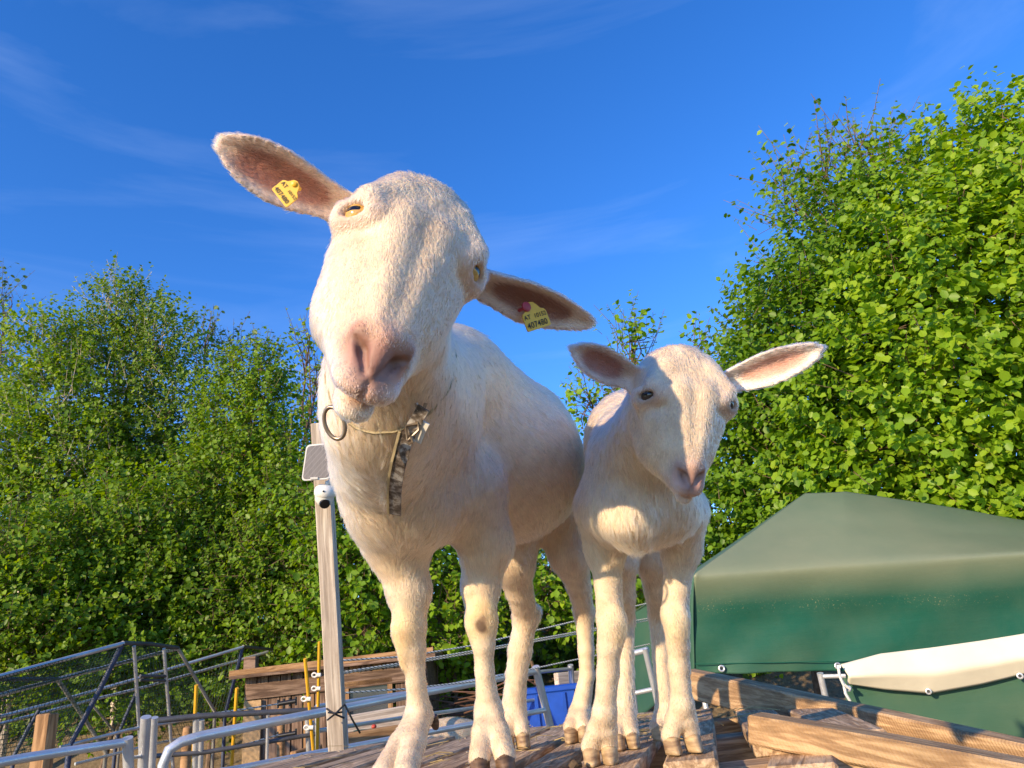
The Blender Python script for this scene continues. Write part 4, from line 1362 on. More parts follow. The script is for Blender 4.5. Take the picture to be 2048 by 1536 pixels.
        corners = [(x, y, z) for x in (0, 1) for y in (0, 1) for z in (0, 1)]
        val = {c: A[cells[:, 0] + c[0], cells[:, 1] + c[1], cells[:, 2] + c[2]].astype(float) for c in corners}
        for c in corners:
            for i in range(3):
                if c[i] == 0:
                    e = list(c); e[i] = 1; e = tuple(e)
                    a, b = val[c], val[e]
                    hit = (a < 0) != (b < 0)
                    t = np.where(hit, a / np.where(a == b, 1, a - b), 0)
                    pt = np.array(c, float)[None] + t[:, None] * np.eye(3)[i]
                    acc[hit] += pt[hit]; wn[hit] += 1
        V = lo + h * (cells + acc / wn[:, None])
        faces = []
        for i in range(3):
            j, k = (i + 1) % 3, (i + 2) % 3
            a = [slice(1, -1)] * 3; a[i] = slice(0, -1)
            b = [slice(1, -1)] * 3; b[i] = slice(1, None)
            S0, S1 = S[tuple(a)], S[tuple(b)]
            ch = np.argwhere(S0 != S1)
            if not len(ch):
                continue
            inside = S0[tuple(ch.T)]
            off = np.ones(3, int); off[i] = 0
            g = ch + off
            ej, ek = np.eye(3, dtype=int)[j], np.eye(3, dtype=int)[k]
            q = np.stack([vid[tuple((g - ej - ek).T)], vid[tuple((g - ek).T)], vid[tuple(g.T)], vid[tuple((g - ej).T)]], 1)
            q[~inside] = q[~inside][:, ::-1]
            faces.append(q)
        return V, np.concatenate(faces)
    def skin(self, h):
        V, Fq = self.mesh(h)
        Fq = Fq[(Fq >= 0).all(1)]
        m = np.zeros(len(V), bool)
        for q in self.p:
            if q['t'] == 'r':
                m |= ((self.dist(q, V) < .005) & ((V - q['o']) @ q['L'] > .012))
        E = np.concatenate([Fq[:, [0, 1]], Fq[:, [1, 2]], Fq[:, [2, 3]], Fq[:, [3, 0]]])
        deg = np.bincount(E[:, 0], minlength=len(V)) + 1e-9
        for it in range(6):
            av = np.stack([np.bincount(E[:, 0], V[E[:, 1], i], minlength=len(V)) for i in range(3)], 1) / deg[:, None]
            V[m] += (av[m] - V[m]) * (.6 if it % 2 == 0 else -.50)
        return V, Fq

def vnoise(X, s, seed=0):
    """cheap smooth vector noise in -1..1"""
    r = np.random.default_rng(seed)
    out = np.zeros((len(X), 3))
    for o in range(4):
        K = r.normal(size=(3, 3)) * s * (1.0 + .6 * o)
        out += np.sin(X @ K.T + r.uniform(0, 6.28, 3)) / (1 + .4 * o)
    return out / 2.4

WHITE = (.72, .575, .41)
PINK = (.62, .30, .24)
YEL = (.80, .58, .30)

def goat_head(S, O, u, v, w, s, la, comb_face, hair, mz=1.0, jw=1.0, bc=1.0, eo=1.0, lid=(.66, .47, .37), NOSE=(.70, .34, .26)):
    """O: point midway between the eyes; u to the nose, v to the viewer's right, w out of the forehead; s: metres per cm"""
    def L(a, b, c):
        f = 1 - (1 - mz) * min(max((a - 2) / 9, 0), 1)
        q = (O + s * ((a if a < 4 else 4 + (a - 4) * la) * u + b * f * v + ((c + 2.5) * f - 2.5) * w)).view(Pt)
        q.f = f
        return q
    def E(a, b, c, ra, rb, rc, tilt=0.0, **kw):
        uu = math.cos(tilt) * u + math.sin(tilt) * w
        ww = -math.sin(tilt) * u + math.cos(tilt) * w
        q = L(a, b, c); f = q.f * s
        S.ell(q, [uu * ra * f, v * rb * f, ww * rc * f], **kw)
    cm = s
    hd = dict(hair=hair, comb=comb_face)
    # braincase and poll
    E(-3.6 * bc, 0, -1.2, 7.4 * bc, 6.3, 6.2 * bc, k=2 * cm, hair=hair * 1.5, comb=u * .9 - w * .2)
    E(-6.6 * bc, 0, .9 - 1.2 * (1 - bc) * 5, 4.0, 4.2, 3.5, k=2.2 * cm, hair=hair * 1.6, comb=u * .9 + w * .25)
    for sg in (-1, 1):
        S.ell(L(-7.2 * bc, sg * 2.9, 2.7 - 7 * (1 - bc)), [u * 1.4 * cm, v * 1.3 * cm, w * 1.2 * cm], k=1.0 * cm, hair=hair * 1.8, comb=nrm(u + sg * v * .6))
    # nasal bridge, upper jaw
    for sg in (-1, 1):
        S.cone(L(0, sg * 1.7, 1.3), L(12.9, sg * .95, -.75), 3.0 * cm, 1.45 * cm, .9 * cm, **hd)
    for sg in (-1, 1):
        S.cone(L(3, sg * 2.4, -1.4), L(12.8, sg * 1.45, -3.1), 3.2 * cm, 2.05 * cm, 1.0 * cm, hair=hair, comb=comb_face + sg * v * .25)
        # brow and cheek bone
        S.cone(L(-3.5, sg * 3.2, 2.0), L(-.8, sg * 5.5, 2.35), 2.2 * cm, 1.5 * cm, 1.3 * cm, hair=hair, comb=u * .8 + sg * v * .5)
        S.cone(L(.8, sg * 5.2, -2.0), L(7.5, sg * 3.5, -3.2), 1.8 * cm, 1.9 * cm, 2.0 * cm, hair=hair * .8, comb=u * .7 - w * .5)
        # masseter and jaw
        E(2.2, sg * 3.7 * jw, -6.8, 6.3, 3.0, 5.4 * jw, tilt=.25, k=2.4 * cm, hair=hair * 1.2, comb=-w * .8 + u * .25)
        S.cone(L(6, sg * 3.5 * jw, -6.6), L(13.8, sg * 1.9, -5.2), 2.8 * cm, 1.9 * cm, 2.0 * cm, hair=hair, comb=-w * .6 + u * .4)
        S.cone(L(3.5, sg * 2.7, -10.0 + 4 * (1 - jw)), L(14.8, sg * .9, -7.1), 2.4 * cm, 1.5 * cm, 2.0 * cm, hair=hair * 1.3, comb=-w * .6 + u * .5)
    S.cone(L(-1, 0, -7.0), L(13, 0, -5.6), 4.3 * cm, 2.2 * cm, 2.5 * cm, hair=hair, comb=-w * .6 + u * .5)
    # muzzle: nose pad, wings, upper lip halves, chin
    nf = nrm(u * .7 + w * .7)
    S.cone(L(13.8, 0, -1.0), L(16.5, 0, -3.0), 1.55 * cm, 1.05 * cm, .7 * cm, hair=.0022, comb=u, col=NOSE)
    for sg in (-1, 1):
        S.cone(L(13.2, sg * 2.35, -1.5), L(15.9, sg * 1.6, -3.3), 1.1 * cm, .85 * cm, .6 * cm, hair=.0025, comb=u, col=NOSE)
    for sg in (-1, 1):
        E(16.1, sg * 1.5, -4.6, 2.2, 2.1, 1.55, k=1.0 * cm, hair=.0045, comb=u * .4 - w, col=(.86, .70, .60))
    E(16.6, 0, -4.5, 1.9, 2.4, 1.5, k=.9 * cm, hair=.003, comb=u * .4 - w, col=(.80, .54, .45))
    E(16.8, 0, -7.6, 2.3, 2.2, 1.4, k=.5 * cm, hair=.0045, comb=u * .6 - w * .6, col=(.84, .72, .56))
    def skin_at(p, dr):                      # first point of the head met coming in along dr
        ts = np.linspace(5 * cm, -3 * cm, 161)
        f = S.field(p[None] + ts[:, None] * dr[None])
        k_ = int(np.argmax(f < 0))
        return p + ts[k_] * dr
    # nostrils, philtrum, mouth
    for sg in (-1, 1):
        q0 = skin_at(L(16.6, sg * .75, -3.2), nf) - nf * .05 * cm
        q1 = skin_at(L(15.2, sg * 1.75, -1.9), nf) - nf * .22 * cm
        q2 = skin_at(L(14.3, sg * 2.75, -1.7), nf) - nf * .20 * cm
        S.cone(q0, q1, .27 * cm, .48 * cm, .2 * cm, sub=True, col=(.05, .015, .012), prio=4.0, hair=0.0, comb=u)
        S.cone(q1, q2, .48 * cm, .30 * cm, .2 * cm, sub=True, col=(.05, .015, .012), prio=4.0, hair=0.0, comb=u)
        fd = nrm(u * .9 + w * .1)
        m0, m1 = skin_at(L(16.4, 0, -6.05), fd), skin_at(L(14.5, sg * 2.7, -6.2), nrm(u * .5 + sg * v))
        S.cone(m0 - fd * .1 * cm, m1, .26 * cm, .22 * cm, .25 * cm, sub=True, col=(.34, .15, .11), prio=1.4, hair=.0, comb=u)
        S.cone(m1, skin_at(L(11.0, sg * 3.0, -5.8), sg * v), .18 * cm, .08 * cm, .4 * cm, sub=True, col=(.76, .58, .48), prio=.4, hair=.005, comb=u)
        S.ell(skin_at(L(15.4, sg * 1.5, -2.3), nf), [(u - w) * 1.6 * cm * .72, v * 1.5 * cm, nf * 1.2 * cm], k=.1, paint=True, hair=.0, comb=u, col=NOSE, prio=1.6)
    S.ell(skin_at(L(17.2, 0, -4.4), nf), [(u - w) * 1.3 * cm * .72, v * 1.6 * cm, nf * 1.0 * cm], k=.1, paint=True, hair=.002, comb=u, col=(.68, .37, .30), prio=.8)
    S.cone(skin_at(L(17.0, 0, -3.4), nf) - nf * .0 * cm, skin_at(L(17.4, 0, -5.2), nrm(u * .9 + w * .3)), .17 * cm, .20 * cm, .35 * cm, sub=True, col=(.38, .15, .11), prio=1.2, hair=.0005, comb=u)
    # eye openings with lids
    eyes = []
    for sg in (-1, 1):
        c = L(.3, sg * 5.75, .62)
        out = nrm(sg * v * .74 + u * .26 + w * .60)
        al = nrm(v + sg * u * .12 - out * ((v + sg * u * .12) @ out))
        ac = np.cross(al, out)
        if ac @ u < 0: ac = -ac
        S.cone(c + al * 1.6 * cm, c - al * 1.6 * cm, 1.5 * cm, 1.5 * cm, 1.2 * cm, hair=.003, comb=-w, col=(.80, .62, .52))
        S.cone(c + al * 1.5 * cm - ac * (.45 + .7 * eo) * cm + out * .95 * cm, c - al * 1.5 * cm - ac * (.25 + .7 * eo) * cm + out * .95 * cm, .62 * cm, .62 * cm, .6 * cm, hair=.006, comb=u, col=(.84, .72, .60))
        S.ell(c + out * 1.45 * cm + ac * .12 * cm, [al * 1.38 * cm, ac * .72 * eo * cm, out * 1.3 * cm], k=.22 * cm, sub=True, col=(.30, .19, .15), prio=.5, hair=.001, comb=-w)
        S.ell(c + out * 1.2 * cm + ac * .3 * cm, [al * 1.65 * cm, ac * .9 * cm, out * 1.4 * cm], k=.1, paint=True, col=lid, prio=1.2, hair=.0, comb=-w)
        eyes.append((c + out * .10 * cm, out, al, 1.34 * cm))
    return L, eyes

def finish_goat(root, S, h, n_hair, fur_mat, skin_mat, seed, radius, drop=None):
    t0 = time.time()
    V, Fq = S.skin(h)
    me = npmesh('body', V, Fq, smooth=True)
    NV = np.empty(len(V) * 3, np.float32)
    me.vertex_normals.foreach_get('vector', NV)
    NV = NV.reshape(-1, 3).astype(float)
    col, comb, hl = S.attrs(V)
    ca = me.color_attributes.new('tint', 'FLOAT_COLOR', 'POINT')
    buf = np.ones((len(V), 4), np.float32)
    buf[:, :3] = col
    ca.data.foreach_set('color', buf.ravel())
    body = link('body', me, root, skin_mat)
    # ---- coat
    r = np.random.default_rng(seed)
    Tri = np.concatenate([Fq[:, [0, 1, 2]], Fq[:, [0, 2, 3]]])
    A, B, C = V[Tri[:, 0]], V[Tri[:, 1]], V[Tri[:, 2]]
    area = np.linalg.norm(np.cross(B - A, C - A), axis=1)
    ctr = (A + B + C) / 3
    dcam = np.linalg.norm(ctr - CAM, axis=1)
    wgt = area * np.clip((1.1 / dcam) ** 1.6, .35, 3.2)
    pick = r.choice(len(Tri), n_hair, p=wgt / wgt.sum())
    a, b = r.random(n_hair), r.random(n_hair)
    fl = a + b > 1
    a[fl], b[fl] = 1 - a[fl], 1 - b[fl]
    X = A[pick] + (B[pick] - A[pick]) * a[:, None] + (C[pick] - A[pick]) * b[:, None]
    ti = Tri[pick]
    wa, wb, wc = (1 - a - b), a, b
    def lerp(Q):
        Q = Q if Q.ndim > 1 else Q[:, None]
        return Q[ti[:, 0]] * wa[:, None] + Q[ti[:, 1]] * wb[:, None] + Q[ti[:, 2]] * wc[:, None]
    N = lerp(NV); N /= np.linalg.norm(N, axis=1)[:, None] + 1e-9
    col, comb, hl = lerp(col), lerp(comb), lerp(hl)[:, 0]
    keep = (hl > .0015) & (r.random(n_hair) < np.clip(hl / .004, .3, 1)) & (X[:, 2] > root.location.z + .012)
    X, N, col, comb, hl = X[keep], N[keep], col[keep], comb[keep], hl[keep]
    n = len(X)
    comb = comb + .13 * vnoise(X, 12, seed) + .05 * vnoise(X, 45, seed + 1)
    T = comb - N * (comb * N).sum(1)[:, None]
    tl = np.linalg.norm(T, axis=1)[:, None]
    T = T / np.maximum(tl, .15)
    # clumps: hairs of one small neighbourhood lean towards one tip
    cell = .0075
    key = np.floor((X + .004 * vnoise(X, 150, seed + 2)) / cell).astype(np.int64)
    hsh = (key[:, 0] * 73856093) ^ (key[:, 1] * 19349663) ^ (key[:, 2] * 83492791)
    uq, inv = np.unique(hsh, return_inverse=True)
    cnt = np.bincount(inv)
    cc = np.stack([np.bincount(inv, X[:, i]) / cnt for i in range(3)], 1)[inv]
    cdir = r.normal(size=(len(uq), 3))[inv] * (np.clip(hl / .012, .2, 1) * .12)[:, None]
    clen = r.uniform(.75, 1.2, len(uq))[inv]
    ctint = r.normal(0, .04, len(uq))[inv]
    ln = hl * clen * r.uniform(.7, 1.15, n)
    lift = np.clip(r.normal(.10, .035, n), .03, .4)
    D = T + cdir + r.normal(size=(n, 3)) * .05
    D = D / np.linalg.norm(D, axis=1)[:, None]
    K = 5
    pts = np.empty((n, K, 3), np.float32)
    root_p = X - N * .0003
    tip_pull = (cc - X) - N * ((cc - X) * N).sum(1)[:, None]
    for i in range(K):
        t = i / (K - 1)
        g = np.zeros((n, 3)); g[:, 2] = -1
        pts[:, i] = root_p + ln[:, None] * (D * t * (.62 + .38 * t) + N * (lift * t * (1.25 - .75 * t))[:, None] + g * (.06 * t * t)) + N * (.0011 * t) + tip_pull * (np.clip(hl / .012, .25, 1)[:, None] * .5 * t * t)
    cu = bpy.data.hair_curves.new('fur')
    cu.add_curves([K] * n)
    cu.points.foreach_set('position', pts.reshape(-1))
    rad = np.repeat(r.uniform(.75, 1.2, n)[:, None] * radius, K, 1) * np.array([1, 1, .9, .65, .2])[None]
    ra = cu.attributes.get('radius') or cu.attributes.new('radius', 'FLOAT', 'POINT')
    ra.data.foreach_set('value', rad.astype(np.float32).ravel())
    ca = cu.attributes.new('tint', 'FLOAT_COLOR', 'CURVE')
    buf = np.ones((n, 4), np.float32)
    buf[:, :3] = np.clip(col * (1 + ctint + r.normal(0, .09, n))[:, None], .02, .95)
    ca.data.foreach_set('color', buf.ravel())
    fo = link('fur', cu, root, fur_mat)
    fo['kind'] = 'stuff'
    print('goat', len(V), 'verts', n, 'hairs', round(time.time() - t0, 1), 's')
    return body

def eye_part(root, c, out, al, r, mat):
    ac = np.cross(out, al)
    bm = bmesh.new()
    bmesh.ops.create_uvsphere(bm, u_segments=32, v_segments=20, radius=r)
    me = bpy.data.meshes.new('eye'); bm.to_mesh(me); bm.free()
    me.polygons.foreach_set('use_smooth', [True] * len(me.polygons))
    o = link('eye', me, None, mat)
    Mx = Matrix.Identity(4)
    for i in range(3):
        Mx[i][0], Mx[i][1], Mx[i][2], Mx[i][3] = al[i], ac[i], out[i], c[i]
    o.matrix_basis = Mx
    o.parent = root
    o.matrix_parent_inverse = parent_inv(root)
    return o

def claw(root, top, toe, r, mat, fwd, name='hoof'):
    """one claw of a cloven hoof: from the coronet at top to the ground at toe"""
    top, toe = np.asarray(top, float), np.asarray(toe, float)
    f = nrm(np.array([fwd[0], fwd[1], 0.0]))
    sd_ = np.array([-f[1], f[0], 0])
    vs, fs = [], []
    n, m = 14, 6
    for i in range(m):
        t = i / (m - 1)
        c = top * (1 - t) + toe * t
        z = c[2]
        if i == m - 1: z = .001
        rl = r * (1.02 + .38 * t)
        rw = r * (.92 - .04 * t)
        if i == 0: rl *= .85; rw *= .85
        for j in range(n):
            a = 2 * math.pi * j / n
            x = math.cos(a); y = math.sin(a)
            px = rl * (x if x < 0 else x * (1.0 + .35 * t)) * (1 - .12 * abs(y))
            py = rw * y * (1 - .30 * max(x, 0) * t)
            zz = z + (top[2] - toe[2]) * .18 * (-x) * (1 - t) * -1
            vs.append(c * [1, 1, 0] + [0, 0, max(zz, .001)] + f * px + sd_ * py)
    for i in range(m - 1):
        for j in range(n):
            l = (j + 1) % n
            fs.append((i * n + j, (i + 1) * n + j, (i + 1) * n + l, i * n + l))
    fs.append(tuple(range(n)))
    fs.append(tuple((m - 1) * n + j for j in range(n - 1, -1, -1)))
    me = pymesh(name, vs, fs, True)
    bm = bmesh.new(); bm.from_mesh(me); bmesh.ops.recalc_face_normals(bm, faces=bm.faces); bm.to_mesh(me); bm.free()
    return link(name, me, root, mat)

def foot(S, root, fet, g, rf, rt, fwd, mat, hair, spread, col=WHITE, dew=True, bone_k=.012):
    """fetlock point, ground point, two toes and their claws"""
    f = nrm([fwd[0], fwd[1], 0])
    sd_ = np.array([-f[1], f[0], 0])
    hoof_h = rt * 1.75
    for sg in (-1, 1):
        toe = np.array([g[0], g[1], 0]) + sd_ * sg * spread
        cor = toe + np.array([0, 0, hoof_h]) - f * rt * .25
        S.chain([fet + sd_ * sg * rf * .25, cor * .5 + fet * .5 + sd_ * sg * spread * .10, cor],
                [rf * .66, rf * .34 + rt * .60, rt * 1.06], k=.014, hair=hair * .9, col=col)
        claw(root, cor + np.array([0, 0, -.001]), toe + f * rt * .15, rt, mat, f)
        if dew:
            dc = fet - f * rf * .95 + sd_ * sg * rf * .5 - np.array([0, 0, rf * .5])
            mb = MB()
            mb.lathe(dc + np.array([0, 0, rf * .35]), -f * .5 + np.array([0, 0, -1.0]), [(0, rf * .30), (rf * .5, rf * .30), (rf * .8, rf * .2), (rf * .92, rf * .07)], 10)
            mb.build('dewclaw', mat, root, True)

# ---- materials of the animals
def fur_material(name):
    m = bpy.data.materials.new(name)
    m.use_nodes = True
    t = m.node_tree
    t.nodes.remove(t.nodes['Principled BSDF'])
    h = t.nodes.new('ShaderNodeBsdfHairPrincipled')
    h.model = 'CHIANG'
    h.parametrization = 'COLOR'
    at = node(t, 'ShaderNodeAttribute', attribute_name='tint')
    t.links.new(at.outputs['Color'], h.inputs['Color'])
    h.inputs['Roughness'].default_value = .42
    h.inputs['Radial Roughness'].default_value = .6
    h.inputs['Coat'].default_value = 0.0
    h.inputs['IOR'].default_value = 1.45
    h.inputs['Random Roughness'].default_value = .3
    t.links.new(h.outputs[0], t.nodes['Material Output'].inputs['Surface'])
    return m

def skin_material(name):
    m, t, b = mat_new(name)
    at = node(t, 'ShaderNodeAttribute', attribute_name='tint')
    co = objcoord(t, rand=False)
    nz = node(t, 'ShaderNodeTexNoise', Scale=260.0, Detail=4.0)
    t.links.new(co, nz.inputs['Vector'])
    n2 = node(t, 'ShaderNodeTexNoise', Scale=40.0, Detail=4.0)
    t.links.new(co, n2.inputs['Vector'])
    mu = node(t, 'ShaderNodeMixRGB', blend_type='MULTIPLY')
    mu.inputs[0].default_value = 1
    t.links.new(at.outputs['Color'], mu.inputs[1])
    t.links.new(ramp(t, n2.outputs['Fac'], [(.3, (.8, .74, .70)), (.65, (1, 1, 1))]), mu.inputs[2])
    t.links.new(mu.outputs[0], b.inputs['Base Color'])
    b.inputs['Roughness'].default_value = .6
    b.inputs['Subsurface Weight'].default_value = .15
    b.inputs['Subsurface Radius'].default_value = (.006, .0025, .0015)
    b.inputs['Subsurface Scale'].default_value = .5
    bump(t, b, nz.outputs['Fac'], .35, .0015)
    return m

def eye_material(name, iris, dark, rr=.80):
    m, t, b = mat_new(name)
    co = node(t, 'ShaderNodeTexCoord')
    sp = node(t, 'ShaderNodeSeparateXYZ')
    t.links.new(co.outputs['Generated'], sp.inputs[0])
    def lin(o, a, c):
        n = node(t, 'ShaderNodeMath', operation='MULTIPLY_ADD'); n.inputs[1].default_value = a; n.inputs[2].default_value = c
        t.links.new(o, n.inputs[0]); return n.outputs[0]
    x, y = lin(sp.outputs[0], 2, -1), lin(sp.outputs[1], 2, -1)
    def op(o, a, bb=None):
        n = node(t, 'ShaderNodeMath', operation=o)
        for i, q in enumerate((a, bb)):
            if q is None: continue
            if isinstance(q, float): n.inputs[i].default_value = q
            else: t.links.new(q, n.inputs[i])
        return n.outputs[0]
    rad = op('SQRT', op('ADD', op('MULTIPLY', x, x), op('MULTIPLY', y, y)))
    px, py = op('DIVIDE', x, .58), op('DIVIDE', y, .20)
    sq = op('ADD', op('POWER', op('ABSOLUTE', px), 4.0), op('POWER', op('ABSOLUTE', py), 4.0))
    pup = op('LESS_THAN', sq, 1.0)
    nz = node(t, 'ShaderNodeTexNoise', Scale=14.0, Detail=5.0)
    t.links.new(co.outputs['Generated'], nz.inputs['Vector'])
    ir = np.array(iris)
    irc = ramp(t, nz.outputs['Fac'], [(.35, tuple(ir * .7)), (.65, tuple(ir * 1.15))])
    c1 = node(t, 'ShaderNodeMixRGB'); c1.inputs[2].default_value = (*dark, 1)
    t.links.new(op('GREATER_THAN', rad, rr), c1.inputs[0]); t.links.new(irc, c1.inputs[1])
    c2 = node(t, 'ShaderNodeMixRGB'); c2.inputs[2].default_value = (.006, .006, .008, 1)
    t.links.new(pup, c2.inputs[0]); t.links.new(c1.outputs[0], c2.inputs[1])
    t.links.new(c2.outputs[0], b.inputs['Base Color'])
    b.inputs['Roughness'].default_value = .12
    b.inputs['Coat Weight'].default_value = .2
    b.inputs['Coat Roughness'].default_value = .03
    return m

def hoof_material(name, c0, c1):
    m, t, b = mat_new(name)
    co = objcoord(t, (30, 30, 160))
    nz = node(t, 'ShaderNodeTexNoise', Scale=1.0, Detail=5.0)
    t.links.new(co, nz.inputs['Vector'])
    t.links.new(ramp(t, nz.outputs['Fac'], [(.3, c0), (.7, c1)]), b.inputs['Base Color'])
    b.inputs['Roughness'].default_value = .5
    bump(t, b, nz.outputs['Fac'], .3, .002)
    return m

FUR = fur_material('goat_fur')
SKIN = skin_material('goat_skin')
EYE_GOLD = eye_material('eye_gold', (.62, .36, .09), (.05, .025, .015))
EYE_DARK = eye_material('eye_dark', (.05, .032, .022), (.02, .012, .01))
HOOF = hoof_material('hoof_horn', (.16, .09, .05), (.50, .36, .20))
HOOF_DARK = hoof_material('hoof_dark', (.05, .03, .02), (.20, .12, .07))

def px2m(px, d):
    return px * d / F_PX

# ------------------------------------------------------------------ the doe
NECK = []
def build_doe():
    root = thing('goat', PZ(960, 1530, 0), 'large white adult goat with yellow ear tags and collar, head tilted sideways', 'goat')
    S = Sculpt()
    Z = np.array([0, 0, 1.0])
    # head frame
    el, er = np.array([-.156, .165, .675]), np.array([-.033, .114, .727])
    O = (el + er) / 2 + np.array([-.004, -.006, .0])
    nose = np.array([-.106, .003, .56])
    u = nrm(nose - O); v = er - el; v = nrm(v - u * (v @ u)); w = np.cross(v, u)
    u, v, w, O = CV(*u), CV(*v), CV(*w), CAM + CV(*O)
    down = -Z
    L, eyes = goat_head(S, O, u, v, w, .01, .93, nrm(u * .8 - w * .1), .0055, .84, .97, .88, .9)
    # trunk
    ch = P(812, 900, 1.27)                 # centre of the chest
    wi = P(905, 760, 1.36)                 # withers
    ba = P(985, 905, 1.52)                 # barrel
    ru = P(1052, 892, 1.74)                # rump
    ax = nrm((ru - ch) * [1, 1, 0])
    sd_ = np.array([ax[1], -ax[0], 0])     # to the viewer's right
    back = nrm(ax * .75 + down * .65)
    S.ell(ch, [ax * .125, sd_ * .110, Z * .158], k=.07, hair=.014, comb=nrm(down * .9 + ax * .25))
    S.ell(wi, [ax * .15, sd_ * .085, Z * .085], k=.09, hair=.013, comb=back)
    S.ell(ba, [ax * .245, sd_ * .155, Z * .172], k=.08, hair=.014, comb=back)
    S.ell(ba + ax * .05 - Z * .02, [ax * .2, sd_ * .158, Z * .155], k=.06, hair=.017, comb=nrm(ax * .5 + down))
    S.ell(ru, [ax * .15, sd_ * .125, Z * .145], k=.08, hair=.013, comb=back)
    S.cone(wi + Z * .02, ru + Z * .085, .06, .055, .08, hair=.014, comb=back)
    S.cone(ru + ax * .12 + Z * .10, ru + ax * .20 + Z * .14, .028, .012, .03, hair=.03, comb=ax)
    # neck
    n0, n1, n2 = P(815, 830, 1.20), P(778, 770, 1.00), O - .055 * u - .055 * w
    S.cone(n0, n1, .115, .076, .06, hair=.015, comb=nrm(down + .2 * ax))
    S.cone(n1, n2, .080, .060, .05, hair=.013, comb=nrm(down + .3 * ax))
    S.cone(P(800, 720, 1.02), wi, .07, .07, .06, hair=.014, comb=back)
    br = P(768, 930, 1.16)                 # brisket
    S.cone(P(752, 860, 1.00), br, .066, .080, .05, hair=.017, comb=down)
    S.ell(P(812, 1030, 1.22), [ax * .09, sd_ * .085, Z * .06], k=.05, hair=.017, comb=down)
    # front legs
    hk = dict(hair=.0042)
    g1, g2 = PZ(800, 1592, 0), PZ(988, 1556, 0)
    def leg(pts, rs, k=.025, **kw):
        S.chain(pts, rs, k, **kw)
    d1, d2 = 1.235, 1.27
    A = [P(770, 985, 1.25), P(792, 1085, 1.26), P(818, 1180, 1.25), P(823, 1252, 1.24), P(829, 1300, d1), P(832, 1365, d1), P(838, 1432, d1)]
    leg(A[:2], [.072, .052], .05, hair=.012, comb=down)
    leg(A[1:3], [.052, .040], .03, hair=.010, comb=down)
    leg(A[2:], [.038, .0275, .0205, .0175, .0240], .02, hair=.0036)
    S.ell(A[3] + CV(-.010, -.002, -.012), [Z * .03, CV(.022, 0, 0), CV(0, 0, .018)], k=.02, hair=.007, comb=down, col=YEL, prio=1.5)
    S.ell(P(806, 1300, 1.222), [Z * .03, CV(.008, 0, 0), CV(0, 0, .006)], k=.015, hair=.007, comb=down, col=YEL, prio=.8)
    B = [P(930, 985, 1.30), P(972, 1085, 1.31), P(962, 1170, 1.30), P(961, 1237, 1.285), P(967, 1290, d2), P(969, 1340, d2), P(977, 1420, d2)]
    leg(B[:2], [.080, .050], .05, hair=.012, comb=down)
    leg(B[1:3], [.048, .036], .03, hair=.010, comb=down)
    leg(B[2:], [.034, .0285, .0205, .0175, .0240], .02, hair=.0036)
    S.ell(B[3] + CV(.004, .0, -.016), [Z * .033, CV(.025, 0, 0), CV(0, 0, .016)], k=.02, hair=.006, comb=down, col=YEL, prio=1.4)
    S.ell(B[3] + CV(.003, -.004, -.030), [Z * .0085, CV(.0062, .002, 0), CV(0, 0, .014)], k=.1, paint=True, hair=.0012, comb=down, col=(.10, .055, .04), prio=8.0)
    S.ell(B[3] + CV(.006, .007, -.030), [Z * .0060, CV(.0040, 0, 0), CV(0, 0, .014)], k=.1, paint=True, hair=.002, comb=down, col=(.20, .12, .08), prio=4.0)
    fl = nrm([-.35, -1, 0]); fr = nrm([.02, -1, 0])
    foot(S, root, A[-1], g1 + fl * .02, .027, .0185, fl, HOOF_DARK, .007, .021)
    foot(S, root, B[-1], g2 + fr * .01, .027, .0185, fr, HOOF_DARK, .007, .021)
    # hind legs
    h1, h2 = PZ(1032, 1499, 0), PZ(1158, 1484, 0)
    C = [P(1030, 1000, 1.70), P(1024, 1120, 1.60), P(1038, 1180, 1.64), P(1052, 1232, 1.70), P(1040, 1300, 1.69), P(1033, 1350, 1.68), P(1027, 1420, 1.67)]
    leg(C[:2], [.105, .050], .05, hair=.013, comb=down)
    leg(C[1:4], [.050, .034, .030], .03, hair=.012)
    leg(C[3:], [.029, .030, .0265, .031], .02, hair=.010)
    S.cone(C[3], P(1070, 1222, 1.73), .022, .016, .02, hair=.01, comb=down)
    foot(S, root, C[-1], h1, .030, .0185, nrm([.1, -1, 0]), HOOF, .010, .018)
    D = [P(1130, 1000, 1.72), P(1140, 1110, 1.64), P(1158, 1175, 1.68), P(1168, 1225, 1.73), P(1172, 1300, 1.71), P(1174, 1350, 1.70), P(1160, 1425, 1.68)]
    leg(D[:2], [.10, .046], .05, hair=.013, comb=down)
    leg(D[1:4], [.046, .030, .024], .03, hair=.012)
    leg(D[3:], [.024, .0205, .019, .026], .02, hair=.0036)
    foot(S, root, D[-1], h2, .027, .018, nrm([-.25, -1, 0]), HOOF, .009, .016)
    # ears
    def ear(a, b, nv, prof, cup, tw, bend, col, inner, s0, sl, sw):
        Ld = nrm(b - a); n = nrm(nv); n = nrm(n - Ld * (n @ Ld)); m = np.cross(n, Ld)
        ln = np.linalg.norm(b - a)
        S.ear(a, Ld, m, n, ln, prof, .0052, cup, tw, bend, .016, hair=.006, comb=Ld, col=col)
        S.ell(a + Ld * ln * s0 + n * .009, [Ld * sl, m * sw, n * .0125], k=.1, paint=True, hair=.006, comb=Ld, col=inner, prio=6.0)
        return a, Ld, m, n
    EAR_DOE = [(0, .019), (.15, .021), (.35, .026), (.55, .0285), (.75, .0255), (.9, .0185), (1, .010)]
    earL = ear(P(676, 404, .735), P(441, 290, .675), CV(.40, -.60, -.75), EAR_DOE, .75, .15, -.010, (.74, .60, .52), (.34, .13, .10), .52, .052, .014)
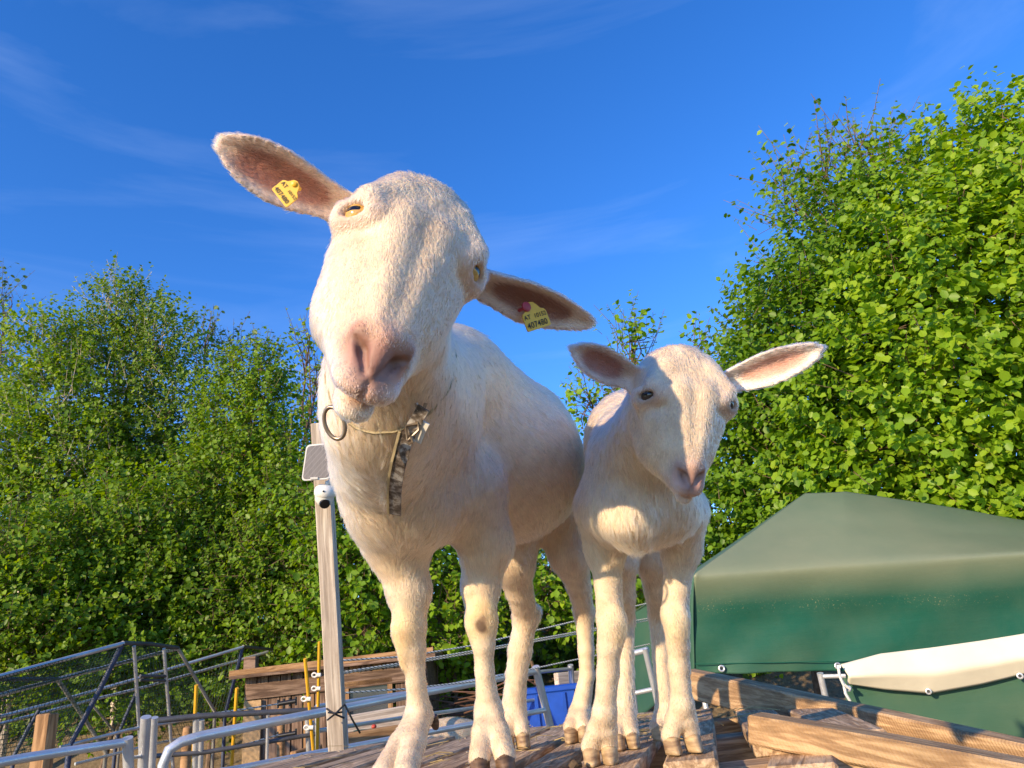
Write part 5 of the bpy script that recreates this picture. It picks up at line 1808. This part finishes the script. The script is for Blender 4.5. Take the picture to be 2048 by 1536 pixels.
    EAR_R = [(0, .017), (.15, .020), (.4, .026), (.62, .0235), (.8, .017), (.93, .012), (1, .007)]
    earR = ear(P(945, 552, .765), P(1176, 634, .835), CV(-.30, -.45, -.9), EAR_R, .75, -.15, .010, (.74, .60, .52), (.26, .10, .08), .48, .048, .013)
    NECK.append((n0, n1, n2))
    finish_goat(root, S, H_DOE, N_DOE, FUR, SKIN, 11, .00021)
    for c, out, al, r in eyes:
        eye_part(root, c, out, al, r, EYE_GOLD)
    return root, S, L, earL, earR, dict(u=u, v=v, w=w, O=O)

# ------------------------------------------------------------------ the kid
def build_kid():
    root = thing('goat', PZ(1290, 1520, 0), 'small white goat kid standing beside the adult, ears held out level', 'goat')
    S = Sculpt()
    Z = np.array([0, 0, 1.0]); down = -Z
    O = np.array([.2275, -.0225, .93])
    nose = np.array([.2255, -.112, .862])
    u = nrm(nose - O); v = np.array([.1166, -.006, .018]); v = nrm(v - u * (v @ u)); w = np.cross(v, u)
    u, v, w, O = CV(*u), CV(*v), CV(*w), CAM + CV(*O)
    L, eyes = goat_head(S, O, u, v, w, .0087, .69, nrm(u * .8 - w * .1), .0055, .62, .74, .82, .76, (.26, .18, .14), (.82, .45, .37))
    ch, ba, ru = P(1282, 985, 1.17), P(1275, 905, 1.38), P(1275, 885, 1.55)
    ax = nrm((ru - ch) * [1, 1, 0]); sd_ = np.array([ax[1], -ax[0], 0])
    back = nrm(ax * .7 + down * .7)
    S.ell(ch, [ax * .078, sd_ * .072, Z * .086], k=.05, hair=.015, comb=nrm(down + ax * .1))
    S.ell(ba, [ax * .165, sd_ * .100, Z * .108], k=.06, hair=.012, comb=back)
    S.ell(ru, [ax * .105, sd_ * .088, Z * .105], k=.06, hair=.012, comb=back)
    S.cone(ru + ax * .09 + Z * .08, ru + ax * .14 + Z * .11, .022, .01, .03, hair=.03, comb=ax)
    S.cone(P(1280, 880, 1.20), ba + Z * .06, .06, .05, .06, hair=.02, comb=back)
    # neck
    S.cone(P(1275, 930, 1.17), O - .045 * u - .045 * w, .076, .046, .05, hair=.013, comb=nrm(down + .2 * ax))
    # brisket and its tuft
    S.cone(P(1262, 1045, 1.10), P(1268, 1070, 1.105), .035, .022, .04, hair=.020, comb=down)
    S.cone(P(1232, 1015, 1.14), P(1340, 1018, 1.16), .046, .045, .04, hair=.015, comb=down)
    hoofs = HOOF
    def leg(pts, rs, k=.02, **kw):
        S.chain(pts, rs, k, **kw)
    g1, g2, g3, g4 = PZ(1204, 1529, 0), PZ(1369, 1506, 0), PZ(1253, 1498, 0), PZ(1334, 1480, 0)
    A = [P(1212, 1020, 1.202), P(1210, 1095, 1.222), P(1216, 1165, 1.212), P(1221, 1237, 1.197), P(1218, 1295, 1.192), P(1216, 1345, 1.192), P(1209, 1425, 1.187)]
    leg(A[:2], [.058, .036], .04, hair=.013, comb=down)
    leg(A[1:], [.035, .0245, .0248, .0205, .0195, .0190], .018, hair=.0042)
    S.ell(A[3] + CV(.008, -.01, -.016), [Z * .03, CV(.016, 0, 0), CV(0, 0, .010)], k=.015, hair=.009, comb=down, col=(.82, .66, .42), prio=.9)
    f1 = nrm([-.05, -1, 0])
    foot(S, root, A[-1], g1, .0205, .0160, f1, hoofs, .006, .0155, dew=False)
    B = [P(1355, 1025, 1.232), P(1362, 1095, 1.252), P(1354, 1170, 1.242), P(1350, 1230, 1.232), P(1356, 1290, 1.227), P(1358, 1335, 1.227), P(1364, 1408, 1.222)]
    leg(B[:2], [.058, .036], .04, hair=.013, comb=down)
    leg(B[1:], [.035, .0240, .0256, .0205, .0195, .0190], .018, hair=.0042)
    S.ell(B[3] + CV(.002, -.012, -.018), [Z * .026, CV(.016, 0, 0), CV(0, 0, .010)], k=.015, hair=.009, comb=down, col=(.82, .66, .42), prio=.9)
    f2 = nrm([.12, -1, 0])
    foot(S, root, B[-1], g2, .0205, .0160, f2, hoofs, .006, .0185, dew=False)
    C = [P(1240, 1000, 1.50), P(1236, 1120, 1.44), P(1246, 1190, 1.46), P(1250, 1240, 1.50), P(1250, 1310, 1.48), P(1250, 1425, 1.43)]
    leg(C[:2], [.075, .040], .04, hair=.013, comb=down)
    leg(C[1:], [.040, .026, .022, .019, .0225], .018, hair=.010)
    foot(S, root, C[-1], g3, .0205, .0155, nrm([.05, -1, 0]), hoofs, .009, .0145)
    D = [P(1310, 1000, 1.54), P(1308, 1120, 1.49), P(1312, 1180, 1.51), P(1316, 1230, 1.55), P(1322, 1310, 1.53), P(1332, 1420, 1.49)]
    leg(D[:2], [.075, .038], .04, hair=.013, comb=down)
    leg(D[1:], [.038, .026, .022, .019, .022], .018, hair=.010)
    foot(S, root, D[-1], g4, .0205, .0155, nrm([0, -1, 0]), hoofs, .009, .0145)
    # ears
    def ear(a, b, nv, prof, cup, tw, bend, col, inner, s0, sl, sw):
        Ld = nrm(b - a); n = nrm(nv); n = nrm(n - Ld * (n @ Ld)); m = np.cross(n, Ld)
        ln = np.linalg.norm(b - a)
        S.ear(a, Ld, m, n, ln, prof, .0052, cup, tw, bend, .014, hair=.008, comb=Ld, col=col)
        S.ell(a + Ld * ln * s0 + n * .008, [Ld * sl, m * sw, n * .011], k=.1, paint=True, hair=.006, comb=Ld, col=inner, prio=6.0)
    ear(P(1270, 757, .975), P(1148, 699, .945), CV(.30, -.40, -.85), [(0, .016), (.15, .018), (.4, .023), (.65, .024), (.84, .019), (.95, .012), (1, .006)], .7, .1, -.005, (.76, .62, .54), (.38, .15, .12), .55, .030, .012)
    ear(P(1448, 763, .985), P(1643, 697, .955), CV(-.12, -.20, -1), [(0, .015), (.15, .019), (.4, .024), (.6, .023), (.8, .018), (.94, .012), (1, .005)], .7, -.1, -.004, (.86, .76, .67), (.66, .33, .24), .5, .042, .010)
    finish_goat(root, S, H_KID, N_KID, FUR, SKIN, 23, .00021)
    for c, out, al, r in eyes:
        eye_part(root, c, out, al, r, EYE_DARK)
    return root, S

DOE = build_doe()
KID = build_kid()
# ================================================================== tags, collar, third goat
TAG_Y = m_plain('tag_yellow', (.78, .46, .03), .4, 0, .06, 20, 0)
INK = m_plain('tag_ink', (.02, .018, .015), .6, 0, 0, 5, 0)
TAG_RED = m_plain('tag_red', (.42, .03, .05), .4, 0, .1, 20, 0)
STRAP = None

def lettering(txt, size, origin, ux, uy, parent, mat):
    me = TEXT[txt].copy()
    me.transform(Matrix.Scale(size, 4))
    ob = link('lettering', me, None, mat)
    n = np.cross(ux, uy)
    Mx = Matrix.Identity(4)
    for i in range(3):
        Mx[i][0], Mx[i][1], Mx[i][2], Mx[i][3] = ux[i], uy[i], n[i], origin[i]
    ob.matrix_basis = Mx
    ob.parent = parent
    ob.matrix_parent_inverse = parent_inv(parent)
    return ob

def ear_tag(root, bl, br, up_len, d, stud, lines, label, neck):
    """bl, br: lower corners of the plate in the survey picture"""
    a, b = P(*bl, d[0]), P(*br, d[1])
    ux = nrm(b - a); w = np.linalg.norm(b - a)
    n = nrm(-FW - ux * (-FW @ ux)); uy = np.cross(n, ux)
    h = w * up_len
    out = []
    prof = [(0.04, 0), (.96, 0), (1, .05), (1, .62), (.95, .72), (.80, .80), (.70, .98), (.60, 1.10), (.44, 1.14), (.30, 1.06), (.24, .92), (.18, .80), (.05, .72), (0, .62), (0, .05)]
    if neck: prof = [(x + (neck * max(0, y - .7)), y) for x, y in prof]
    pts0 = [a + ux * w * x + uy * h * y for x, y in prof]
    pts1 = [q + n * .0016 for q in pts0]
    m = len(prof)
    mb = MB(); mb.add(pts0 + pts1, [tuple(range(m - 1, -1, -1)), tuple(range(m, 2 * m))] + [(i, (i + 1) % m, m + (i + 1) % m, m + i) for i in range(m)])
    t = mb.build('ear_tag', TAG_Y, root)
    t['label'] = label
    for txt, x, y, s in lines:
        lettering(txt, s * w, a + ux * w * x + uy * h * y + n * .0020, ux, uy, t, INK)
    c = a + ux * w * stud[0] + uy * h * stud[1]
    mb = MB(); mb.lathe(c, n, [(-.012, .0022), (.0012, .0022), (.0013, stud[2]), (.003, stud[2] * .95), (.0036, stud[2] * .6)], 18)
    mb.build('stud', TAG_RED if stud[3] else TAG_Y, t, True)
    return t

def doe_hit(x, y, off, lo=.55, hi=1.8):
    S = DOE[1]
    ts = np.linspace(lo, hi, 400)
    X = np.array([P(x, y, t) for t in ts])
    f = S.field(X)
    k = int(np.argmax(f < off))
    return X[k], ts[k]

def build_tack():
    root, S = DOE[0], DOE[1]
    ear_tag(root, (544, 379), (573, 416), .90, (.676, .674), (.45, .95, .0028, False), [('407480', .06, .10, .27), ('AT', .06, .50, .24), ('10152', .50, .50, .19)], 'yellow tag in the raised ear', 0)
    ear_tag(root, (1055, 665), (1101, 650), .80, (.768, .788), (.28, .98, .0058, True), [('407480', .05, .10, .27), ('AT', .03, .47, .21), ('10152', .44, .46, .20)], 'yellow tag with a red stud in the lowered ear', 0)
    # collar band round the neck
    n0, n1, n2 = NECK[0]
    axis = nrm(n2 - n0)
    hit = doe_hit(818, 862, .004, .78)[0]
    ctr = n1 + axis * ((hit - n1) @ axis)
    _, e1, e2 = frame_of(axis, CV(0, 0, 1))
    ring = []
    for a in np.linspace(0, 2 * math.pi, 49)[:-1]:
        dr = math.cos(a) * e1 + math.sin(a) * e2
        ts = np.linspace(.25, .02, 120)
        f = S.field(ctr + ts[:, None] * dr)
        ring.append((ctr + dr * (ts[int(np.argmax(f < 0))] - .0022), dr))
    vs, fs = [], []
    hw = .0055
    for q, dr in ring:
        vs += [q - axis * hw, q - axis * hw + dr * .003, q + axis * hw + dr * .003, q + axis * hw]
    n = len(ring)
    for i in range(n):
        j = (i + 1) % n
        for k in range(4):
            l = (k + 1) % 4
            fs.append((i * 4 + k, i * 4 + l, j * 4 + l, j * 4 + k))
    cm, t, b = mat_new('collar_strap')
    co = objcoord(t, rand=False)
    nz = node(t, 'ShaderNodeTexNoise', Scale=70.0, Detail=6.0, Roughness=.7)
    t.links.new(co, nz.inputs['Vector'])
    t.links.new(ramp(t, nz.outputs['Fac'], [(.40, (.055, .04, .03)), (.50, (.16, .13, .11)), (.60, (.42, .40, .38))]), b.inputs['Base Color'])
    b.inputs['Roughness'].default_value = .6
    YSTRAP = m_plain('collar_yellow', (.42, .34, .20), .7, 0, .25, 60, .2)
    mb = MB(); mb.add(vs, fs)
    col = mb.build('collar', YSTRAP, root, True)
    col['label'] = 'worn yellow and grey strap collar with loose hanging end'
    # hanging strap end
    path = [(815, 868), (808, 895), (800, 925), (794, 955), (791, 985), (791, 1027)]
    def strip(path, w, off, mat, nm, th=.003, shift=0.0):
        vs, fs = [], []
        dd = [doe_hit(x, y, .012, .78)[1] for x, y in path]
        dd = np.minimum(np.convolve(np.pad(dd, 1, 'edge'), [.25, .5, .25], 'valid'), dd) - off
        pts = [P(x, y, q) for (x, y), q in zip(path, dd)]
        for i, q in enumerate(pts):
            tg = nrm(pts[min(i + 1, len(pts) - 1)] - pts[max(i - 1, 0)])
            vn = nrm(-FW - tg * (-FW @ tg)); sdv = np.cross(tg, vn)
            if sdv @ RT < 0: sdv = -sdv
            c = q + sdv * shift
            vs += [c - sdv * w / 2, c + sdv * w / 2, c + sdv * w / 2 + vn * th, c - sdv * w / 2 + vn * th]
        for i in range(len(pts) - 1):
            for k in range(4):
                l = (k + 1) % 4
                fs.append((i * 4 + k, i * 4 + l, i * 4 + 4 + l, i * 4 + 4 + k))
        fs += [(3, 2, 1, 0), tuple(len(vs) - 4 + k for k in range(4))]
        m = MB(); m.add(vs, fs)
        return m.build(nm, mat, col)
    strip(path, .0175, .004, cm, 'strap_end')
    strip(path, .0035, .005, YSTRAP, 'strap_edge', .0036, -.0105)
    strip([(848, 815), (838, 832), (826, 852), (818, 872)], .016, .004, cm, 'strap_loop')
    strip([(842, 838), (832, 858), (824, 878)], .010, .005, WHITE_PL, 'strap_tongue', .004, .008)
    mb = MB()
    q, dd = doe_hit(822, 860, .012, .78); dd -= .012
    mb.tube([P(x, y, dd) for x, y in ((812, 852), (836, 846), (838, 860), (814, 882))], .0022, 8, closed=True)
    mb.tube([P(x, y, dd - .003) for x, y in ((832, 806), (836, 820), (848, 818), (851, 806))], .0024, 8)
    mb.tube([P(x, y, dd - .003) for x, y in ((812, 882), (818, 887), (826, 884), (822, 872))], .0022, 8)
    mb.build('buckle', IRON, col, True)
    # iron ring
    dd = doe_hit(700, 875, .01, .80)[1] - .06
    c = P(669, 846, dd)
    e1, e2 = nrm(CV(.90, .25, -.3)), nrm(CV(-.30, .95, .0))
    ra, rb = 22 * dd / F_PX, 33 * dd / F_PX
    mb = MB(); mb.tube([c + e1 * ra * math.cos(a) + e2 * rb * math.sin(a) for a in np.linspace(0, 2 * math.pi, 41)[:-1]], .0026, 10, closed=True)
    mb.build('ring', IRON, col, True)
    # whiskers / long brow hairs are part of the coat
build_tack()

def build_far_goat():
    d = 6.3
    c = P(908, 1478, d)
    root = thing('goat', np.array([c[0], c[1], GROUND]), 'cream white goat half hidden behind the gate, only its back showing', 'goat')
    S = Sculpt()
    Z = np.array([0, 0, 1.0])
    ax = nrm([.85, .5, 0]); sd_ = np.array([ax[1], -ax[0], 0])
    top = P(905, 1434, d)[2]
    z = top - .17
    ctr = np.array([c[0] - .05, c[1], z])
    S.ell(ctr, [ax * .30, sd_ * .15, Z * .17], k=.08, comb=ax, hair=.02)
    S.ell(ctr - ax * .22, [ax * .15, sd_ * .12, Z * .15], k=.08, comb=ax, hair=.02)
    S.cone(ctr + ax * .22 + Z * .02, ctr + ax * .42 - Z * .03, .09, .06, .06, comb=ax, hair=.02)
    S.cone(ctr + ax * .42 - Z * .03, ctr + ax * .55 - Z * .12, .055, .035, .04, comb=ax, hair=.012)
    for s in (-1, 1):
        S.cone(ctr + ax * .42 + sd_ * s * .04, ctr + ax * .38 + sd_ * s * .14 - Z * .01, .018, .012, .02, comb=ax, hair=.01)
        for t in (-.26, .2):
            S.chain([ctr + ax * t + sd_ * s * .08 - Z * .05, ctr + ax * (t + .02) + sd_ * s * .08 - Z * (z - GROUND) * .5, np.array([*(ctr + ax * t + sd_ * s * .08)[:2], GROUND + .02])], [.07, .032, .026], k=.03, hair=.01)
    finish_goat(root, S, .012, 9000, FUR, SKIN, 77, .0009)
build_far_goat()
